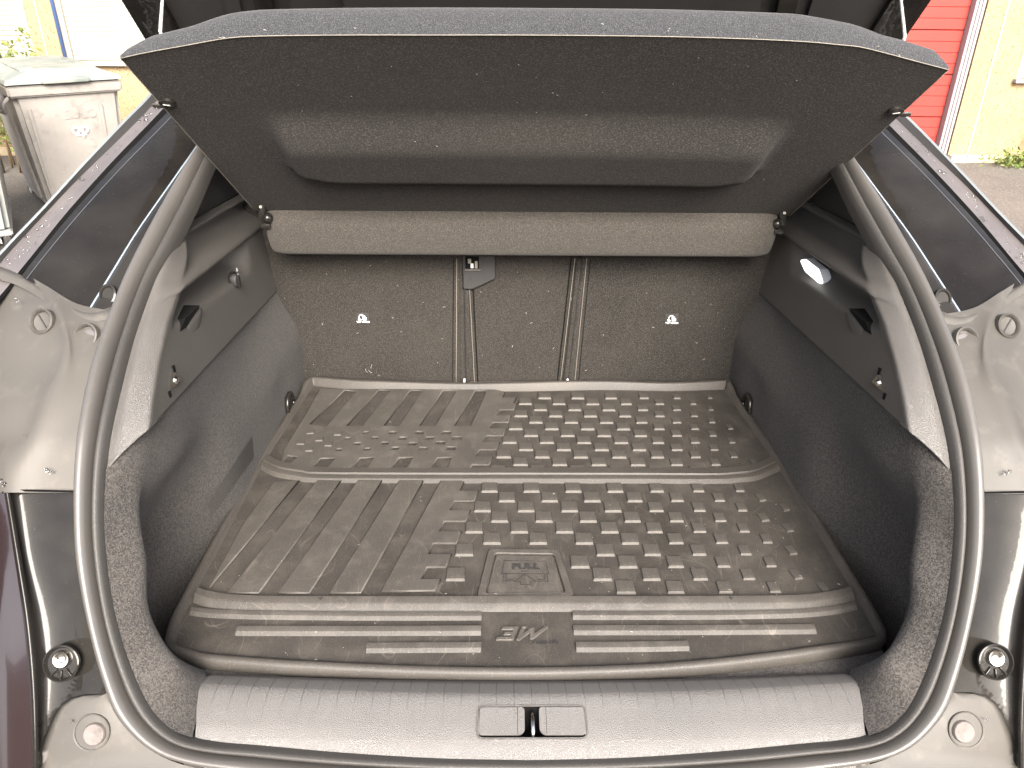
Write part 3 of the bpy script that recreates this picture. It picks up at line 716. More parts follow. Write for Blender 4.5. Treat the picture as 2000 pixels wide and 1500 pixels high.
# dark gap between seal and bumper
gq = np.array([O_+nrm*.002-np.array([0, .0, .0]), O_*.0+resample(so, 140)[np.linspace(95, 139, 60).astype(int)]-nrm*.012])
for s in (-1, 1):
    def cx(px, py, e): c = op(px, py, e); return (s*abs(c[0]), c[1], c[2])
    lc_ = cx(180, 1430, .012)
    st = lathe('bumper_stop_cup', [(.0225, .000), (.0222, .0020), (.0208, .0015), (.0180, -.004), (.015, -.006), (0, -.006)], lc_, nrm, SHROUD, car, 36)
    stp = lathe('rubber_stop', [(.0130, -.006), (.0135, .004), (.0122, .006), (.004, .0056), (0, .0045)], Vector(lc_)+Vector((-s*.004, 0, -.002)), nrm, BUMPG, None, 30); stp.parent = st
    bc = cx(122, 1295, .008)
    bl = lathe('ball_stud_cup', [(.0225, .000), (.0222, .004), (.0205, .0045), (.016, -.004), (.0115, -.009), (0, -.009)], bc, nrm, PAINT, car, 36)
    bs = lathe('ball_stud', [(.011, -.008), (.011, -.001), (.0095, .002), (.005, .0015), (.003, -.0005), (0, -.0005)], Vector(bc)+Vector((0, 0, .006)), nrm, CHROME, None, 28); bs.parent = bl
    for k in range(3): 
        a_ = radians(230+k*40); b = box('cup_rib', Vector(bc)+Vector(nrm)*(-.002)+frame_from(nrm) @ Vector((cos(a_)*.0145, sin(a_)*.0145, 0)), (.012, .0022, .010), PAINT, None, .0006, frame_from(nrm) @ Matrix.Rotation(a_, 3, 'Z')); b.parent = bl
# outer skin: quarter panel sides, roof edge, so the car closes from beside
sk0 = resample(ops(S0, .0)+[np.array([-.72, .74, .25]), np.array([-.72, .62, 0]), np.array([-.70, .53, -.1])], 60)
sk1 = sk0.copy(); sk1[:, 0] -= .02; sk1[:, 1] += .18
sk2 = sk0.copy(); sk2[:, 0] = np.minimum(sk0[:, 0]*1.03, -.60)-.06; sk2[:, 1] = 2.6; sk2[:, 2] = sk0[:, 2]+.02
both('quarter_panel', loftg([sk0, sk1, sk2], 60, 5), PAINT, car)
both('rocker_side', np.array([[(-.70, .53, -.1), (-.76, 1.0, -.1), (-.78, 2.6, -.1)], [(-.69, .54, -.43), (-.76, 1.0, -.5), (-.78, 2.6, -.55)]]), PAINT, car)
mesh('roof', [(-.66, 1.86, .72), (.66, 1.86, .72), (.62, 2.6, .80), (-.62, 2.6, .80)], [(0, 1, 2, 3)], PAINT, car)
mesh('cabin_bulkhead', [(-.75, 2.6, -.5), (.75, 2.6, -.5), (.62, 2.6, .8), (-.62, 2.6, .8)], [(0, 1, 2, 3)], VOIDM, car)

# ---- tailgate, raised
tg = mesh('tailgate', *(lambda: (
    [(-.66, 1.72, .55), (.66, 1.72, .55), (-.68, 1.51, .75), (.68, 1.51, .75), (-.68, 1.16, 1.10), (.68, 1.16, 1.10), (-.64, .72, 1.38), (.64, .72, 1.38),
     (-.66, 1.80, .60), (.66, 1.80, .60), (-.68, 1.60, .83), (.68, 1.60, .83), (-.68, 1.21, 1.17), (.68, 1.21, 1.17), (-.64, .72, 1.46), (.64, .72, 1.46)],
    [(0, 1, 3, 2), (2, 3, 5, 4), (4, 5, 7, 6), (8, 10, 11, 9), (10, 12, 13, 11), (12, 14, 15, 13), (0, 2, 10, 8), (2, 4, 12, 10), (4, 6, 14, 12), (1, 9, 11, 3), (3, 11, 13, 5), (5, 13, 15, 7), (6, 7, 15, 14), (0, 8, 9, 1)]))(), PLASTD, car, smooth=False)
def tgp(x, t, d=0.):   # point on tailgate inner plane: t metres up from the corner, d toward the camera
    return np.array([x, 1.51-.7071*t-d*.7071, .75+.7071*t-d*.7071])
def tgslab(nm, P, th, m):
    n_ = len(P); V = [tgp(x, t, .0) for x, t in P]+[tgp(x, t, th) for x, t in P]
    o = mesh(nm, V, [tuple(n_+i for i in range(n_))]+[(i, (i+1) % n_, n_+(i+1) % n_, n_+i) for i in range(n_)], m, None, smooth=False); o.parent = tg; return o
for s in (-1, 1):
    tgslab('tailgate_frame', [(s*.675, -.2), (s*.61, -.2), (s*.61, .4), (s*.675, .4)], .012, GLOSSP)
    tgslab('tailgate_channel', [(s*.540, -.2), (s*.520, -.2), (s*.45, .3), (s*.48, .3)], .009, PLASTD)
    tgslab('tailgate_channel', [(s*.50, -.2), (s*.48, -.2), (s*.38, .3), (s*.42, .3)], .015, PAINT)
tgslab('tailgate_lining', [(-.46, -.2), (.46, -.2), (.34, .30), (-.34, .30)], .022, PLASTD)
tgslab('tailgate_lining', [(-.30, .02), (.30, .02), (.28, .5), (-.28, .5)], .05, PLASTD)

# ---- water drops on the gutters
def drops(s):
    bm = bmesh.new(); rnd = random.Random(5+s)
    for k in range(170):
        t = rnd.random(); i = int(t*5.999); f = t*6-i
        a0, a1 = L2[i], L2[i+1]; b0, b1 = L3[i], L3[i+1]
        u = rnd.uniform(.12, .95)
        px = (a0[0]*(1-f)+a1[0]*f)*(1-u)+(b0[0]*(1-f)+b1[0]*f)*u; py = (a0[1]*(1-f)+a1[1]*f)*(1-u)+(b0[1]*(1-f)+b1[1]*f)*u
        c = op(px, py, .0235); r = rnd.choice([.0006, .0008, .001, .001, .0014, .0018]) if k % 11 else rnd.uniform(.0025, .0045)
        q = bmesh.ops.create_icosphere(bm, subdivisions=1 if r < .002 else 2, radius=r)
        bmesh.ops.scale(bm, vec=(1.2 if r > .002 else 1, .6, .8), verts=q['verts']); bmesh.ops.translate(bm, vec=(s*abs(c[0]), c[1], c[2]), verts=q['verts'])
    for px, py, r in ((91, 918, .0028), (98, 922, .0024), (157, 935, .0016), (0, 938, .0026), (8, 946, .003), (48, 851, .0018), (138, 1411, .002), (74, 1417, .0026), (32, 586, .003)):
        c = op(px, py, -.004 if py < 1000 else .004); q = bmesh.ops.create_icosphere(bm, subdivisions=2, radius=r)
        bmesh.ops.scale(bm, vec=(1, .6, 1.2), verts=q['verts']); bmesh.ops.translate(bm, vec=(s*abs(c[0]), c[1], c[2]), verts=q['verts'])
    o = bmobj('water_drops', bm, WATER, car, kind='stuff', auto=180)
drops(-1); drops(1)

# ================================================================== CARGO MAT
cm = empty('cargo_mat', (0, 1.2, -.01), 'dusty black rubber boot mat with raised squares and ribs, lying on the load floor', 'mat')
def near(x): return .741+.0115*(x/.26)**2*(1 if abs(x) < .26 else 1)+.0
xn = [-.517, -.505, -.47, -.4447, -.36, -.302, -.15, 0, .15, .2567, .36, .4061, .47, .507, .519]
yn = [.806, .787, .773, .766, .757, .7524, .744, .7412, .746, .7556, .770, .778, .789, .799, .814]
half = [(.70, .520), (.83, .520), (.89, .523), (1.25, .514), (1.40, .502), (1.58, .489)]
def outline():
    P = [(x, y) for x, y in zip(xn, yn)]
    R_ = [(.522, .84), (.523, .89), (.519, 1.07), (.515, 1.25), (.502, 1.42), (.491, 1.56), (.487, 1.578)]
    T_ = [(.478, 1.583), (.35, 1.574), (.2, 1.578), (0, 1.570), (-.2, 1.569), (-.36, 1.575), (-.44, 1.588), (-.478, 1.595)]
    L_ = [(-x, y) for x, y in R_[::-1]]
    return P+R_+T_+L_
OUT = outline()
O3 = resample([(x, y, 0) for x, y in OUT]+[(OUT[0][0], OUT[0][1], 0)], 301)[:-1]
Tn = np.roll(O3, -1, 0)-np.roll(O3, 1, 0); Tn /= np.linalg.norm(Tn, axis=1)[:, None]
Nn = np.stack([-Tn[:, 1], Tn[:, 0], 0*Tn[:, 0]], 1)      # points inward (ccw outline)
rp_ = [(0, -.012), (-.0015, -.004), (0, .004), (.003, .0075), (.009, .0078), (.012, .006), (.0135, .0005), (.016, .0)]
lift = np.where(O3[:, 1] > 1.5, .012, 0.)
G = [O3+Nn*a_+np.array([0, 0, 1])*(h+(.0)) for a_, h in rp_]
for i, g_ in enumerate(G): G[i] = g_.copy(); G[i][:, 2] += (lift*ss(1.52, 1.575, O3[:, 1]) if 1 <= i <= 5 else 0)+.0012*np.sin(O3[:, 0]*14)*(O3[:, 1] > 1.5)*(i < 6)
grid('mat_rim', np.array(G), RIMG, cm, closed=True)
inner = (O3+Nn*.016)[:, :2]
me = curve_mesh([[tuple(p) for p in inner[::2]]], .002); link('mat_base', place(me, (0, 0, -.002)), MAT, cm)
# fold band across the mat
fx = [(-.500, 1.2425), (-.4649, 1.219), (-.42, 1.206), (-.3834, 1.2000), (-.2, 1.1985), (0, 1.199), (.2, 1.199), (.3669, 1.1985), (.41, 1.203), (.448, 1.211), (.500, 1.243)]
FX = resample([(x, y, 0) for x, y in fx], 80)
fp = [(.044, .0), (.041, .0045), (.020, .0065), (.0175, .0025), (.0150, .0022), (.0125, .0068), (.006, .0070), (.001, .0062), (-.006, .0002)]
grid('fold_band', np.array([FX+np.array([0, a_, h]) for a_, h in fp]), RIMG, cm, auto=30)
# ribs near the front
def rib(pts, w_, h_, nm='front_rib', m=None, face=.006):
    P = resample([(x, y, 0) for x, y in pts], max(3, int(len(pts)*6)))
    pr = [(w_, .0), (w_-.002, h_), (.002, h_*1.0), (-.001, h_*.85), (-face, .0)]
    G = np.array([P+np.array([0, a_, h]) for a_, h in pr])
    # end caps: taper
    V = G.reshape(-1, 3); a, b = G.shape[:2]
    F = [(i*b+j, i*b+j+1, (i+1)*b+j+1, (i+1)*b+j) for i in range(a-1) for j in range(b-1)]+[tuple(i*b for i in range(a)), tuple(i*b+b-1 for i in range(a))[::-1]]
    mesh(nm, V, F, m or MATR, cm, auto=25)
rib([(-.503, .891), (-.48, .882), (-.4432, .8755), (-.38, .872), (-.2, .8715), (0, .8715), (.2, .8715), (.38, .8725), (.44, .877), (.485, .886), (.502, .893)], .017, .009, face=.009)
rib([(-.500, .862), (-.47, .857), (-.40, .8535), (-.25, .851), (-.068, .851)], .009, .005)
rib([(.067, .852), (.25, .852), (.39, .855), (.455, .8615), (.498, .872)], .009, .005)
rib([(-.42, .8215), (-.25, .821), (-.068, .8215)], .011, .005); rib([(.066, .822), (.25, .822), (.419, .8235)], .011, .005)
rib([(-.228, .789), (-.15, .7895), (-.067, .790)], .011, .005); rib([(.067, .790), (.15, .7905), (.227, .792)], .011, .005)
# raised squares
def block_mesh(slx=.0014, sly=.0010):
    h = .0038; a, b = .0147, .0124
    V = [(-a, -b-.001, 0), (a, -b-.001, 0), (a, b, 0), (-a, b, 0), (-a+slx, -b+sly, h), (a-slx, -b+sly, h), (a-slx, b-.001, h), (-a+slx, b-.001, h)]
    me = bpy.data.meshes.new('raised_square'); me.from_pydata(V, [], [(4, 5, 6, 7), (0, 1, 5, 4), (1, 2, 6, 5), (2, 3, 7, 6), (3, 0, 4, 7)]); me.materials.append(MATR); return me
BM = block_mesh(); rnd = random.Random(3)
def block(x, y, s=1., rot=0., me=None, sy=None):
    o = bpy.data.objects.new('raised_square', me or BM); COL.objects.link(o); o.parent = cm
    o.matrix_parent_inverse = rootmat(cm).inverted()
    o.location = (x, y, 0.); o.scale = (s, sy if sy else (.55+.45*s), .55+.45*s); o.rotation_euler = (0, 0, rot)
Ux = [.058, .0137, .046, .0027, .034, -.0093, .022, -.0223, .010, -.0345, -.002, -.0457]
Ue = [-.0348, -.0105, -.0105, -.0468, -.0225, -.0611, -.0335, -.0745, -.0475, -.0871, -.0602, -.1001]
for i in range(12):
    y = 1.5322-.0268*i; x = Ux[i]
    while x < .452+.01*(i > 8):
        s = float(np.clip(.5+2.6*(.37+.06*i/11-x), .36, 1)); block(x, y, s, 0 if x < .42 else .05)
        x += .0747+.00015*i
Lx = [-.0608, -.029, -.0724, -.042, -.0854, -.0545, -.0995, .0880, -.111, .1535]
Le = [-.1133, -.0856, -.128, -.0985, -.1425, -.1113, -.1566, -.1251, -.162, -.1386]
for j in range(10):
    y = 1.178-.02935*j; x = Lx[j]
    while x < .474:
        if not (abs(x) < .086 and y < 1.012):
            s = float(np.clip(.5+1.9*(.425-x), .42, 1)); block(x, y, s*1.04, 0 if x < .42 else .18, sy=(.60+.50*s))
        x += .0773
# left relief: ribs, comb plates and recesses
h_ = .0048
def plate(nm, polys, h=h_, z=0., m=None, bev=.0017, kind=None):
    me = curve_mesh(polys, h, bev); return link(nm, place(me, (0, 0, z)), m or MATR, cm, kind=kind)
def combpts(edges, y0, dy, ytop, ybot):
    P = []
    for k, e in enumerate(edges):
        ya = y0-dy*k+dy/2; yb = ya-dy
        P += [(e+.12*dy, min(ya, ytop)), (e-.12*dy, max(yb, ybot))]
    return P
upper = [(-.464, 1.20+.058), (-.470, 1.30), (-.458, 1.45), (-.452, 1.556), (-.06, 1.558)]+combpts(Ue, 1.5322, .0268, 1.556, 1.224)
upper = upper+[(-.46, 1.224)][:1] if False else upper+[(-.40, 1.2265), (-.44, 1.236)]
Urec = [[(-.397, 1.554), (-.367, 1.548), (-.404, 1.389), (-.443, 1.4)], [(-.32, 1.554), (-.29, 1.554), (-.329, 1.393), (-.365, 1.392)], [(-.248, 1.554), (-.216, 1.554), (-.254, 1.393), (-.287, 1.394)],
        [(-.174, 1.554), (-.139, 1.554), (-.178, 1.393), (-.212, 1.394)], [(-.1, 1.554), (-.07, 1.554), (-.103, 1.394), (-.139, 1.394)],
        [(-.393, 1.272), (-.362, 1.274), (-.374, 1.229), (-.405, 1.229)], [(-.316, 1.274), (-.286, 1.277), (-.297, 1.228), (-.329, 1.228)],
        [(-.241, 1.275), (-.21, 1.277), (-.222, 1.228), (-.254, 1.228)], [(-.165, 1.275), (-.134, 1.278), (-.144, 1.228), (-.179, 1.228)], [(-.460, 1.284), (-.437, 1.276), (-.449, 1.243), (-.462, 1.252)]]
small = [(-.319, 1.367), (-.263, 1.367), (-.208, 1.367), (-.152, 1.367), (-.351, 1.344), (-.297, 1.346), (-.24, 1.345), (-.185, 1.346), (-.13, 1.347), (-.329, 1.324), (-.274, 1.326), (-.218, 1.324), (-.162, 1.328), (-.362, 1.302), (-.306, 1.304), (-.251, 1.307), (-.195, 1.306), (-.14, 1.308)]
sq = []
for x, y in small:
    a_ = .0065+.004*(x+.36)/.22; b_2 = .0055+.002*(x+.36)/.22
    sq.append([(x-a_+.001, y+b_2), (x+a_+.001, y+b_2), (x+a_-.001, y-b_2), (x-a_-.001, y-b_2)])
plate('upper_rib_plate', [upper]+Urec+sq, m=MATR)
for x, y in [(-.432, 1.368), (-.375, 1.362), (-.443, 1.327), (-.408, 1.34), (-.386, 1.321), (-.42, 1.302)]:
    o = bpy.data.objects.new('raised_square', BM); COL.objects.link(o); o.parent = cm; o.matrix_parent_inverse = rootmat(cm).inverted()
    o.location = (x, y, h_); o.scale = (.52, .6, .5)
for q in ([(-.306, 1.197), (-.263, 1.197), (-.333, .9), (-.378, .9)], [(-.229, 1.197), (-.186, 1.197), (-.255, .9), (-.3, .9)], [(-.382, 1.196), (-.34, 1.195), (-.41, .9), (-.456, .9)],
          [(-.462, 1.19), (-.418, 1.195), (-.486, .925), (-.482, 1.06)]):
    plate('long_rib', [q])
comb = [(-.221, .903), (-.152, 1.195)]+[(-.115, 1.195)]+combpts(Le, 1.178, .02935, 1.193, .905)
plate('comb_rib', [comb])
# PULL tab: raised frame, outline symbol, letters
fr = [(-.059, 1.001), (.056, .999), (.072, .893), (-.075, .891)]
fi = [(-.050, .992), (.048, .990), (.061, .899), (-.064, .897)]
plate('pull_tab_frame', [roundpoly(fr, .008), roundpoly(fi, .006)], .0045, bev=.001)
plate('pull_tab', [roundpoly([(-.047, .988), (.045, .986), (.057, .902), (-.060, .900)], .005)], .0022, bev=.0006)
def strokes(P, w_=.0007, closed=False):
    out = []; Q = P+[P[0]] if closed else P
    for i in range(len(Q)-1):
        a_, b_2 = Vector(Q[i]), Vector(Q[i+1]); d = (b_2-a_).normalized(); n_ = Vector((-d.y, d.x))*w_/2; a_ = a_-d*w_*.4; b_2 = b_2+d*w_*.4
        out.append([tuple(a_-n_), tuple(b_2-n_), tuple(b_2+n_), tuple(a_+n_)])
    return out
bm = bmesh.new()
for P, cl in (([(-.034, .974), (.033, .973), (.0365, .943), (-.038, .944)], True), ([(-.035, .9435), (-.035, .927), (-.018, .9265)], False), ([(-.031, .9435), (-.031, .9305), (-.020, .930)], False),
              ([(.034, .943), (.034, .926), (.017, .926)], False), ([(.030, .943), (.030, .930), (.019, .930)], False),
              ([(-.017, .926), (-.002, .942), (.016, .926)], False), ([(-.017, .926), (-.009, .926), (-.009, .919), (.008, .919), (.008, .926), (.016, .926)], False), ([(-.007, .949), (.004, .949)], False)):
    for q in strokes(P, .0010, cl):
        me = curve_mesh([q], .0008); bm.from_mesh(me)
bmesh.ops.translate(bm, vec=(0, 0, .0020), verts=bm.verts)
bmobj('pull_symbol', bm, PLASTD, cm, smooth=False)
me = text_mesh('PULL', .0175, .0026, .0008); me.transform(Matrix.Scale(1.15, 4, (1, 0, 0))); link('pull_lettering', place(me, (0, .9595, .0009)), PLASTD, cm)  # darker than the rubber: shade of the letter edges put into the colour
# embossed maker's mark
K_ = Matrix(((1, .32, 0, 0), (0, 1, 0, 0), (0, 0, 1, 0), (0, 0, 0, 1)))
S_ = [(.000, .026), (.0245, .026), (.0245, .000), (.0, .000), (.0, .006), (.017, .006), (.017, .0105), (.005, .0105), (.005, .0155), (.017, .0155), (.017, .0200), (.0, .020)]
I_ = [(.0275, .0195), (.0335, .0195), (.0335, .0), (.0275, .0)]
Id = [(.0275, .0265), (.0335, .0265), (.0335, .0225), (.0275, .0225)]
W_ = [(.0275, .0), (.0335, .0), (.0475, .0195), (.0475, .0090), (.0530, .0090), (.0620, .027), (.0685, .027), (.0560, .0), (.0500, .0), (.0465, .0075), (.044, .0075), (.0385, .0)]
W2 = [(.0340, .0), (.0400, .0), (.0480, .0150), (.0480, .0060), (.0540, .0060), (.0640, .0265), (.0700, .0265), (.0570, .0005), (.0505, -.0002), (.0430, -.0), (.0430, .0265), (.0480, .0265), (.0335, .004)]
bm = bmesh.new()
def thick(P, w_, z0):
    for k_ in range(len(P)-1):
        a_, b_2 = Vector(P[k_]), Vector(P[k_+1]); d = (b_2-a_).normalized()*w_*.42; n_ = Vector((-d.y, d.x)).normalized()*w_/2
        q = [tuple(a_-d-n_), tuple(b_2+d-n_), tuple(b_2+d+n_), tuple(a_-d+n_)]
        me = curve_mesh([roundpoly(q, .0012, 2)], .0030+z0+.00012*k_, .0009); bm.from_mesh(me)
thick([(.003, .0235), (.021, .0235), (.021, .0130), (.010, .0130)], .0048, 0.)
thick([(.021, .0130), (.021, .0030), (.002, .0030)], .0048, .0005)
thick([(.0315, .0195), (.0315, .0030), (.0450, .0210), (.0500, .0050), (.0640, .0240)], .0050, .0002)
thick([(.0305, .0255), (.0335, .0255)], .0030, 0.)
bmesh.ops.transform(bm, matrix=K_, verts=bm.verts)
bmesh.ops.translate(bm, vec=(-.046, .8045, 0.), verts=bm.verts)
bmobj('maker_mark', bm, MATR, cm, auto=30)
me = text_mesh('Auto-life', .0095, .0012, .0003); me.transform(Matrix.Scale(1.1, 4, (1, 0, 0))); link('maker_lettering', place(me, (.024, .8025, .0)), PLASTD, cm)  # edge shade of the embossed letters put into a darker colour
# moulded crosses on the front rib
for x in (-.310, .309):
    bm = bmesh.new(); boxbm(bm, (x, .8815, .0094), (.008, .0010, .0008)); boxbm(bm, (x, .8815, .0096), (.0009, .009, .0008)); bmobj('moulded_cross', bm, PLASTD, cm)

# ================================================================== PARCEL SHELF
sf = empty('parcel_shelf', (0, 1.526, .418), 'black felt parcel shelf tipped up on two side hinges above the load bay', 'parcel shelf')
n0 = np.array([0, .736-.418, 1.526-1.126]); n0 /= np.linalg.norm(n0)      # out of the upper face, forward and up
PO = n0@np.array([0, 1.526, .418])
def sp(px, py, d=0.): return at(px, py, n=n0, o=PO+d)
thread = [(235, 114), (250, 110), (292, 101), (370, 87), (437, 75), (505, 70), (675, 68), (850, 68), (1025, 68), (1250, 70), (1420, 74), (1560, 80), (1641, 87), (1679, 91), (1725, 102), (1770, 114), (1827, 129), (1853, 136)]
topl = [(234, 106), (250, 91), (282, 66), (340, 46), (437, 21), (505, 11), (675, 7), (850, 6), (1025, 7), (1250, 9), (1420, 13), (1560, 19), (1641, 34), (1679, 44), (1736, 63), (1768, 74), (1811, 93), (1854, 128)]
T3 = resample([sp(*p) for p in thread], 90)
def topg(p, q):
    g_ = sp(*p); u = sp(*q); return g_
TH = []
for (a_, b_2), (c_, d_) in zip(thread, topl):
    base = sp(a_, b_2); dpt = (base-CAM)@_F
    TH.append(max(.0015, (b_2-d_)*dpt/FPX/.93))
Lx_ = [sp(*p)[0] for p in thread]
thk = np.interp(T3[:, 0], Lx_, TH)
nu = 90
# hinge line points
HL = sp(500, 414); HR = sp(1540, 424)
Hn = np.array([HL+(HR-HL)*u for u in np.linspace(0, 1, nu)])
nv = 70
def bulge(x, v):    # raised tray pressed into the underside: v=0 hinge, 1 front edge
    w_ = .400-.085*float(1-ss(.28, .37, v))
    side = 1-float(ss(w_-.018, w_+.012, abs(x)))
    b = float(ss(.262, .335, v))*(1-float(ss(.50, .68, v)))
    return .025*side*b
G = []
for k in range(nv):
    v = k/(nv-1)
    r = Hn*(1-v)+T3*v
    r = np.array([p-n0*bulge(p[0], v) for p in r])
    G.append(r)
under = np.array(G)
# flap: rounded bend then vertical drop behind the hinge line
fl_top = np.array([[-.51+1.02*u, 0, 0] for u in np.linspace(0, 1, nu)])
flG = []
for t, (dy, dz, wf) in enumerate([(.008, -.096, .97), (-.002, -.094, .985), (-.010, -.084, .995), (-.018, -.060, 1.), (-.022, -.038, 1.), (-.019, -.022, 1.), (-.010, -.008, 1.), (0.002, .003, 1.), (.008, .010, 1.)]):
    row = []
    for u in np.linspace(0, 1, nu):
        x = (-.508+1.02*u)*wf; e = abs(x/wf)/.51
        bow = .012*max(0, (e-.94)/.06)**2
        row.append((x, 1.520+dy+bow, .430+dz))
    flG.append(row)
flap = np.array(flG)
grid('rear_flap', resample and np.stack([resample(flap[:, j], 28) for j in range(nu)], 1), mat('flap_felt', (.036, .0325, .0285), .97, sheen=.1, spec=.15, speck=[(700, (.105, .094, .080), .46, .72)], bump=[('noise', 380, .8, .0015)]), sf)
hide = Hn.copy(); hide = hide+n0*.004
brd = grid('shelf_board', np.concatenate([hide[None], under], 0), FELT, sf)
# thick padded front edge and upper face
E = [T3]
d_out = (T3-Hn); d_out /= np.linalg.norm(d_out, axis=1)[:, None]
for a_ in np.linspace(0, pi/2, 8)[1:]:
    E.append(T3+n0*(thk*sin(a_))[:, None]*1.0-d_out*(thk*.35*(1-cos(a_)))[:, None]+d_out*(thk*.25*sin(2*a_))[:, None])
upper_ = E[-1]
back = Hn+n0*.012
for t in (.1, .5, 1.): E.append(upper_*(1-t)+back*t)
grid('padded_edge', np.array(E), FELTEDGE, sf)
tube('edge_seam', T3-n0*.0004, .0006, THREAD, sf, k=6)
for s, Hh, Tt in ((-1, Hn[0], T3[0]), (1, Hn[-1], T3[-1])):
    P = resample([Hh, (Hh+Tt)/2, Tt], 20)
    tube('raw_board_edge', P-n0*.0002, .0006, THREAD, sf, k=6)
    # hanging clip and torn notch
    px, py = ((326, 198) if s < 0 else (1750, 214)); c = sp(px, py)
    ck = lathe('cord_clip', [(.0095, 0), (.009, .004), (.005, .006), (0, .006)], c, -n0, BLACKM, sf, 20, sx=1.3)
    b = box('clip_slot', Vector(c)-Vector(n0)*.006, (.010, .002, .001), GREYP, None, 0, frame_from(-n0) @ Matrix.Rotation(.3*s, 3, 'Z')); b.parent = ck
    px, py = ((309, 205) if s < 0 else (1768, 222)); c = sp(px, py)
    lathe('edge_notch', [(.006, 0), (.0055, .0025), (.002, .003), (0, .003)], c, -n0, RIMG, sf, 10, sx=1.6)
    # side hinge
    px, py = ((514, 408) if s < 0 else (1526, 420)); c = Vector(sp(px, py))-Vector(n0)*.008
    hg = box('hinge_bracket', c+Vector((0, -.002, .004)), (.012, .012, .032), BLACKM, sf, .002, Matrix.Rotation(radians(-12*s), 3, 'Y'))
    o = lathe('hinge_pin', [(.0095, -.006), (.0105, 0), (.0085, .006), (.004, .009), (0, .009)], c+Vector((-s*.010, -.006, -.009)), (-s*.6, -1, .2), BLACKM, None, 20); o.parent = hg
    o = lathe('hinge_screw', [(.003, 0), (.0028, .002), (0, .002)], c+Vector((0, -.009, .014)), (0, -1, .3), METAL, None, 12); o.parent = hg
    o = box('hinge_foot', c+Vector((-s*.004, -.006, -.024)), (.020, .012, .010), BLACKM, None, .003); o.parent = hg
# lifting cords, from shelf to tailgate
for s in (-1, 1):
    px0 = (313, 62) if s < 0 else (1767, 72)
    px1 = (319, -30) if s < 0 else (1756, -30)
    a_ = at(*px0, y=1.16); b_2 = at(*px1, y=1.10)
    b_2 = at(*px1, n=(0, 1, 1), o=2.25)        # up to the tailgate lining
    P = resample([a_+(0, .01, -.03), a_, b_2], 160, False)
    bm = bmesh.new()
    cordlab = None
    V, F = [], []
    Q1 = [p+.0012*np.array([cos(i*1.3), 0, sin(i*1.3)]) for i, p in enumerate(P)]; Q2 = [p-.0012*np.array([cos(i*1.3), 0, sin(i*1.3)]) for i, p in enumerate(P)]
    for Q in (Q1, Q2):
        v_, f_ = tube_g(Q, .0016, 6); n_ = len(V); V += v_; F += [tuple(i+n_ for i in f) for f in f_]
    mesh('lifting_cord', V, F, CORD, sf)

# ---- lint and loose hairs
def lint(nm, pts, par):
    V, F = [], []; rnd = random.Random(11)
    for c, u, v_, L_ in pts:
        P = []; a_ = rnd.uniform(0, 6.28); p = np.array(c, float)
        for k in range(7):
            P.append(p.copy()); a_ += rnd.uniform(-.9, .9); p = p+(u*cos(a_)+v_*sin(a_))*L_/6
        vv, ff = tube_g(P, .00022, 3); n_ = len(V); V += vv; F += [tuple(i+n_ for i in f) for f in ff]
    mesh(nm, V, F, LINT, par, kind='stuff')
rnd = random.Random(4); X1 = np.array([1., 0, 0]); U1 = np.cross(n0, X1)
pts = [(sp(px, py, -.0012)-n0*(.02 if 560 < px < 1500 and 230 < py < 330 else 0), X1, U1, rnd.choice([.001, .0015, .002, .004])) for px, py in [(rnd.uniform(520, 1560), rnd.uniform(100, 390)) for _ in range(34)]]
lint('lint', pts, sf)
pts = [(T3[rnd.randint(5, 84)]+n0*rnd.uniform(0, .012)-d_out[0]*-.003, X1, U1, rnd.choice([.004, .006, .010])) for _ in range(12)]
lint('lint', pts, sf)
Y1 = np.array([0, 1., 0]); Z1 = np.array([0, 0, 1.])
pts = [(at(rnd.uniform(550, 1480), rnd.uniform(510, 740), y=1.6265), X1, Z1, rnd.choice([.002, .002, .003, .006])) for _ in range(50)]+[(at(715+5*i, 720+3*(i % 2), y=1.6262), X1, Z1, .012) for i in range(3)]
lint('lint', pts, car)
pts = [(at(rnd.uniform(420, 1640), rnd.uniform(780, 1290), z=.0045), X1, Y1, rnd.choice([.001, .0015, .002, .004])) for _ in range(110)]
lint('lint', pts, cm)

# ================================================================== SURROUNDINGS
FY = 7.95
hall = empty('workshop_building', (0, FY, GZ), 'ochre pebble-dashed workshop building with red sectional door and cream roller shutters behind the car', 'building')
def wbox(nm, x0, x1, z0, z1, y0, y1, m, par=hall, bev=0., kind=None):
    return box(nm, ((x0+x1)/2, (y0+y1)/2, (z0+z1)/2), (x1-x0, y1-y0, z1-z0), m, par, bev, kind=kind)
TOPZ = 4.2
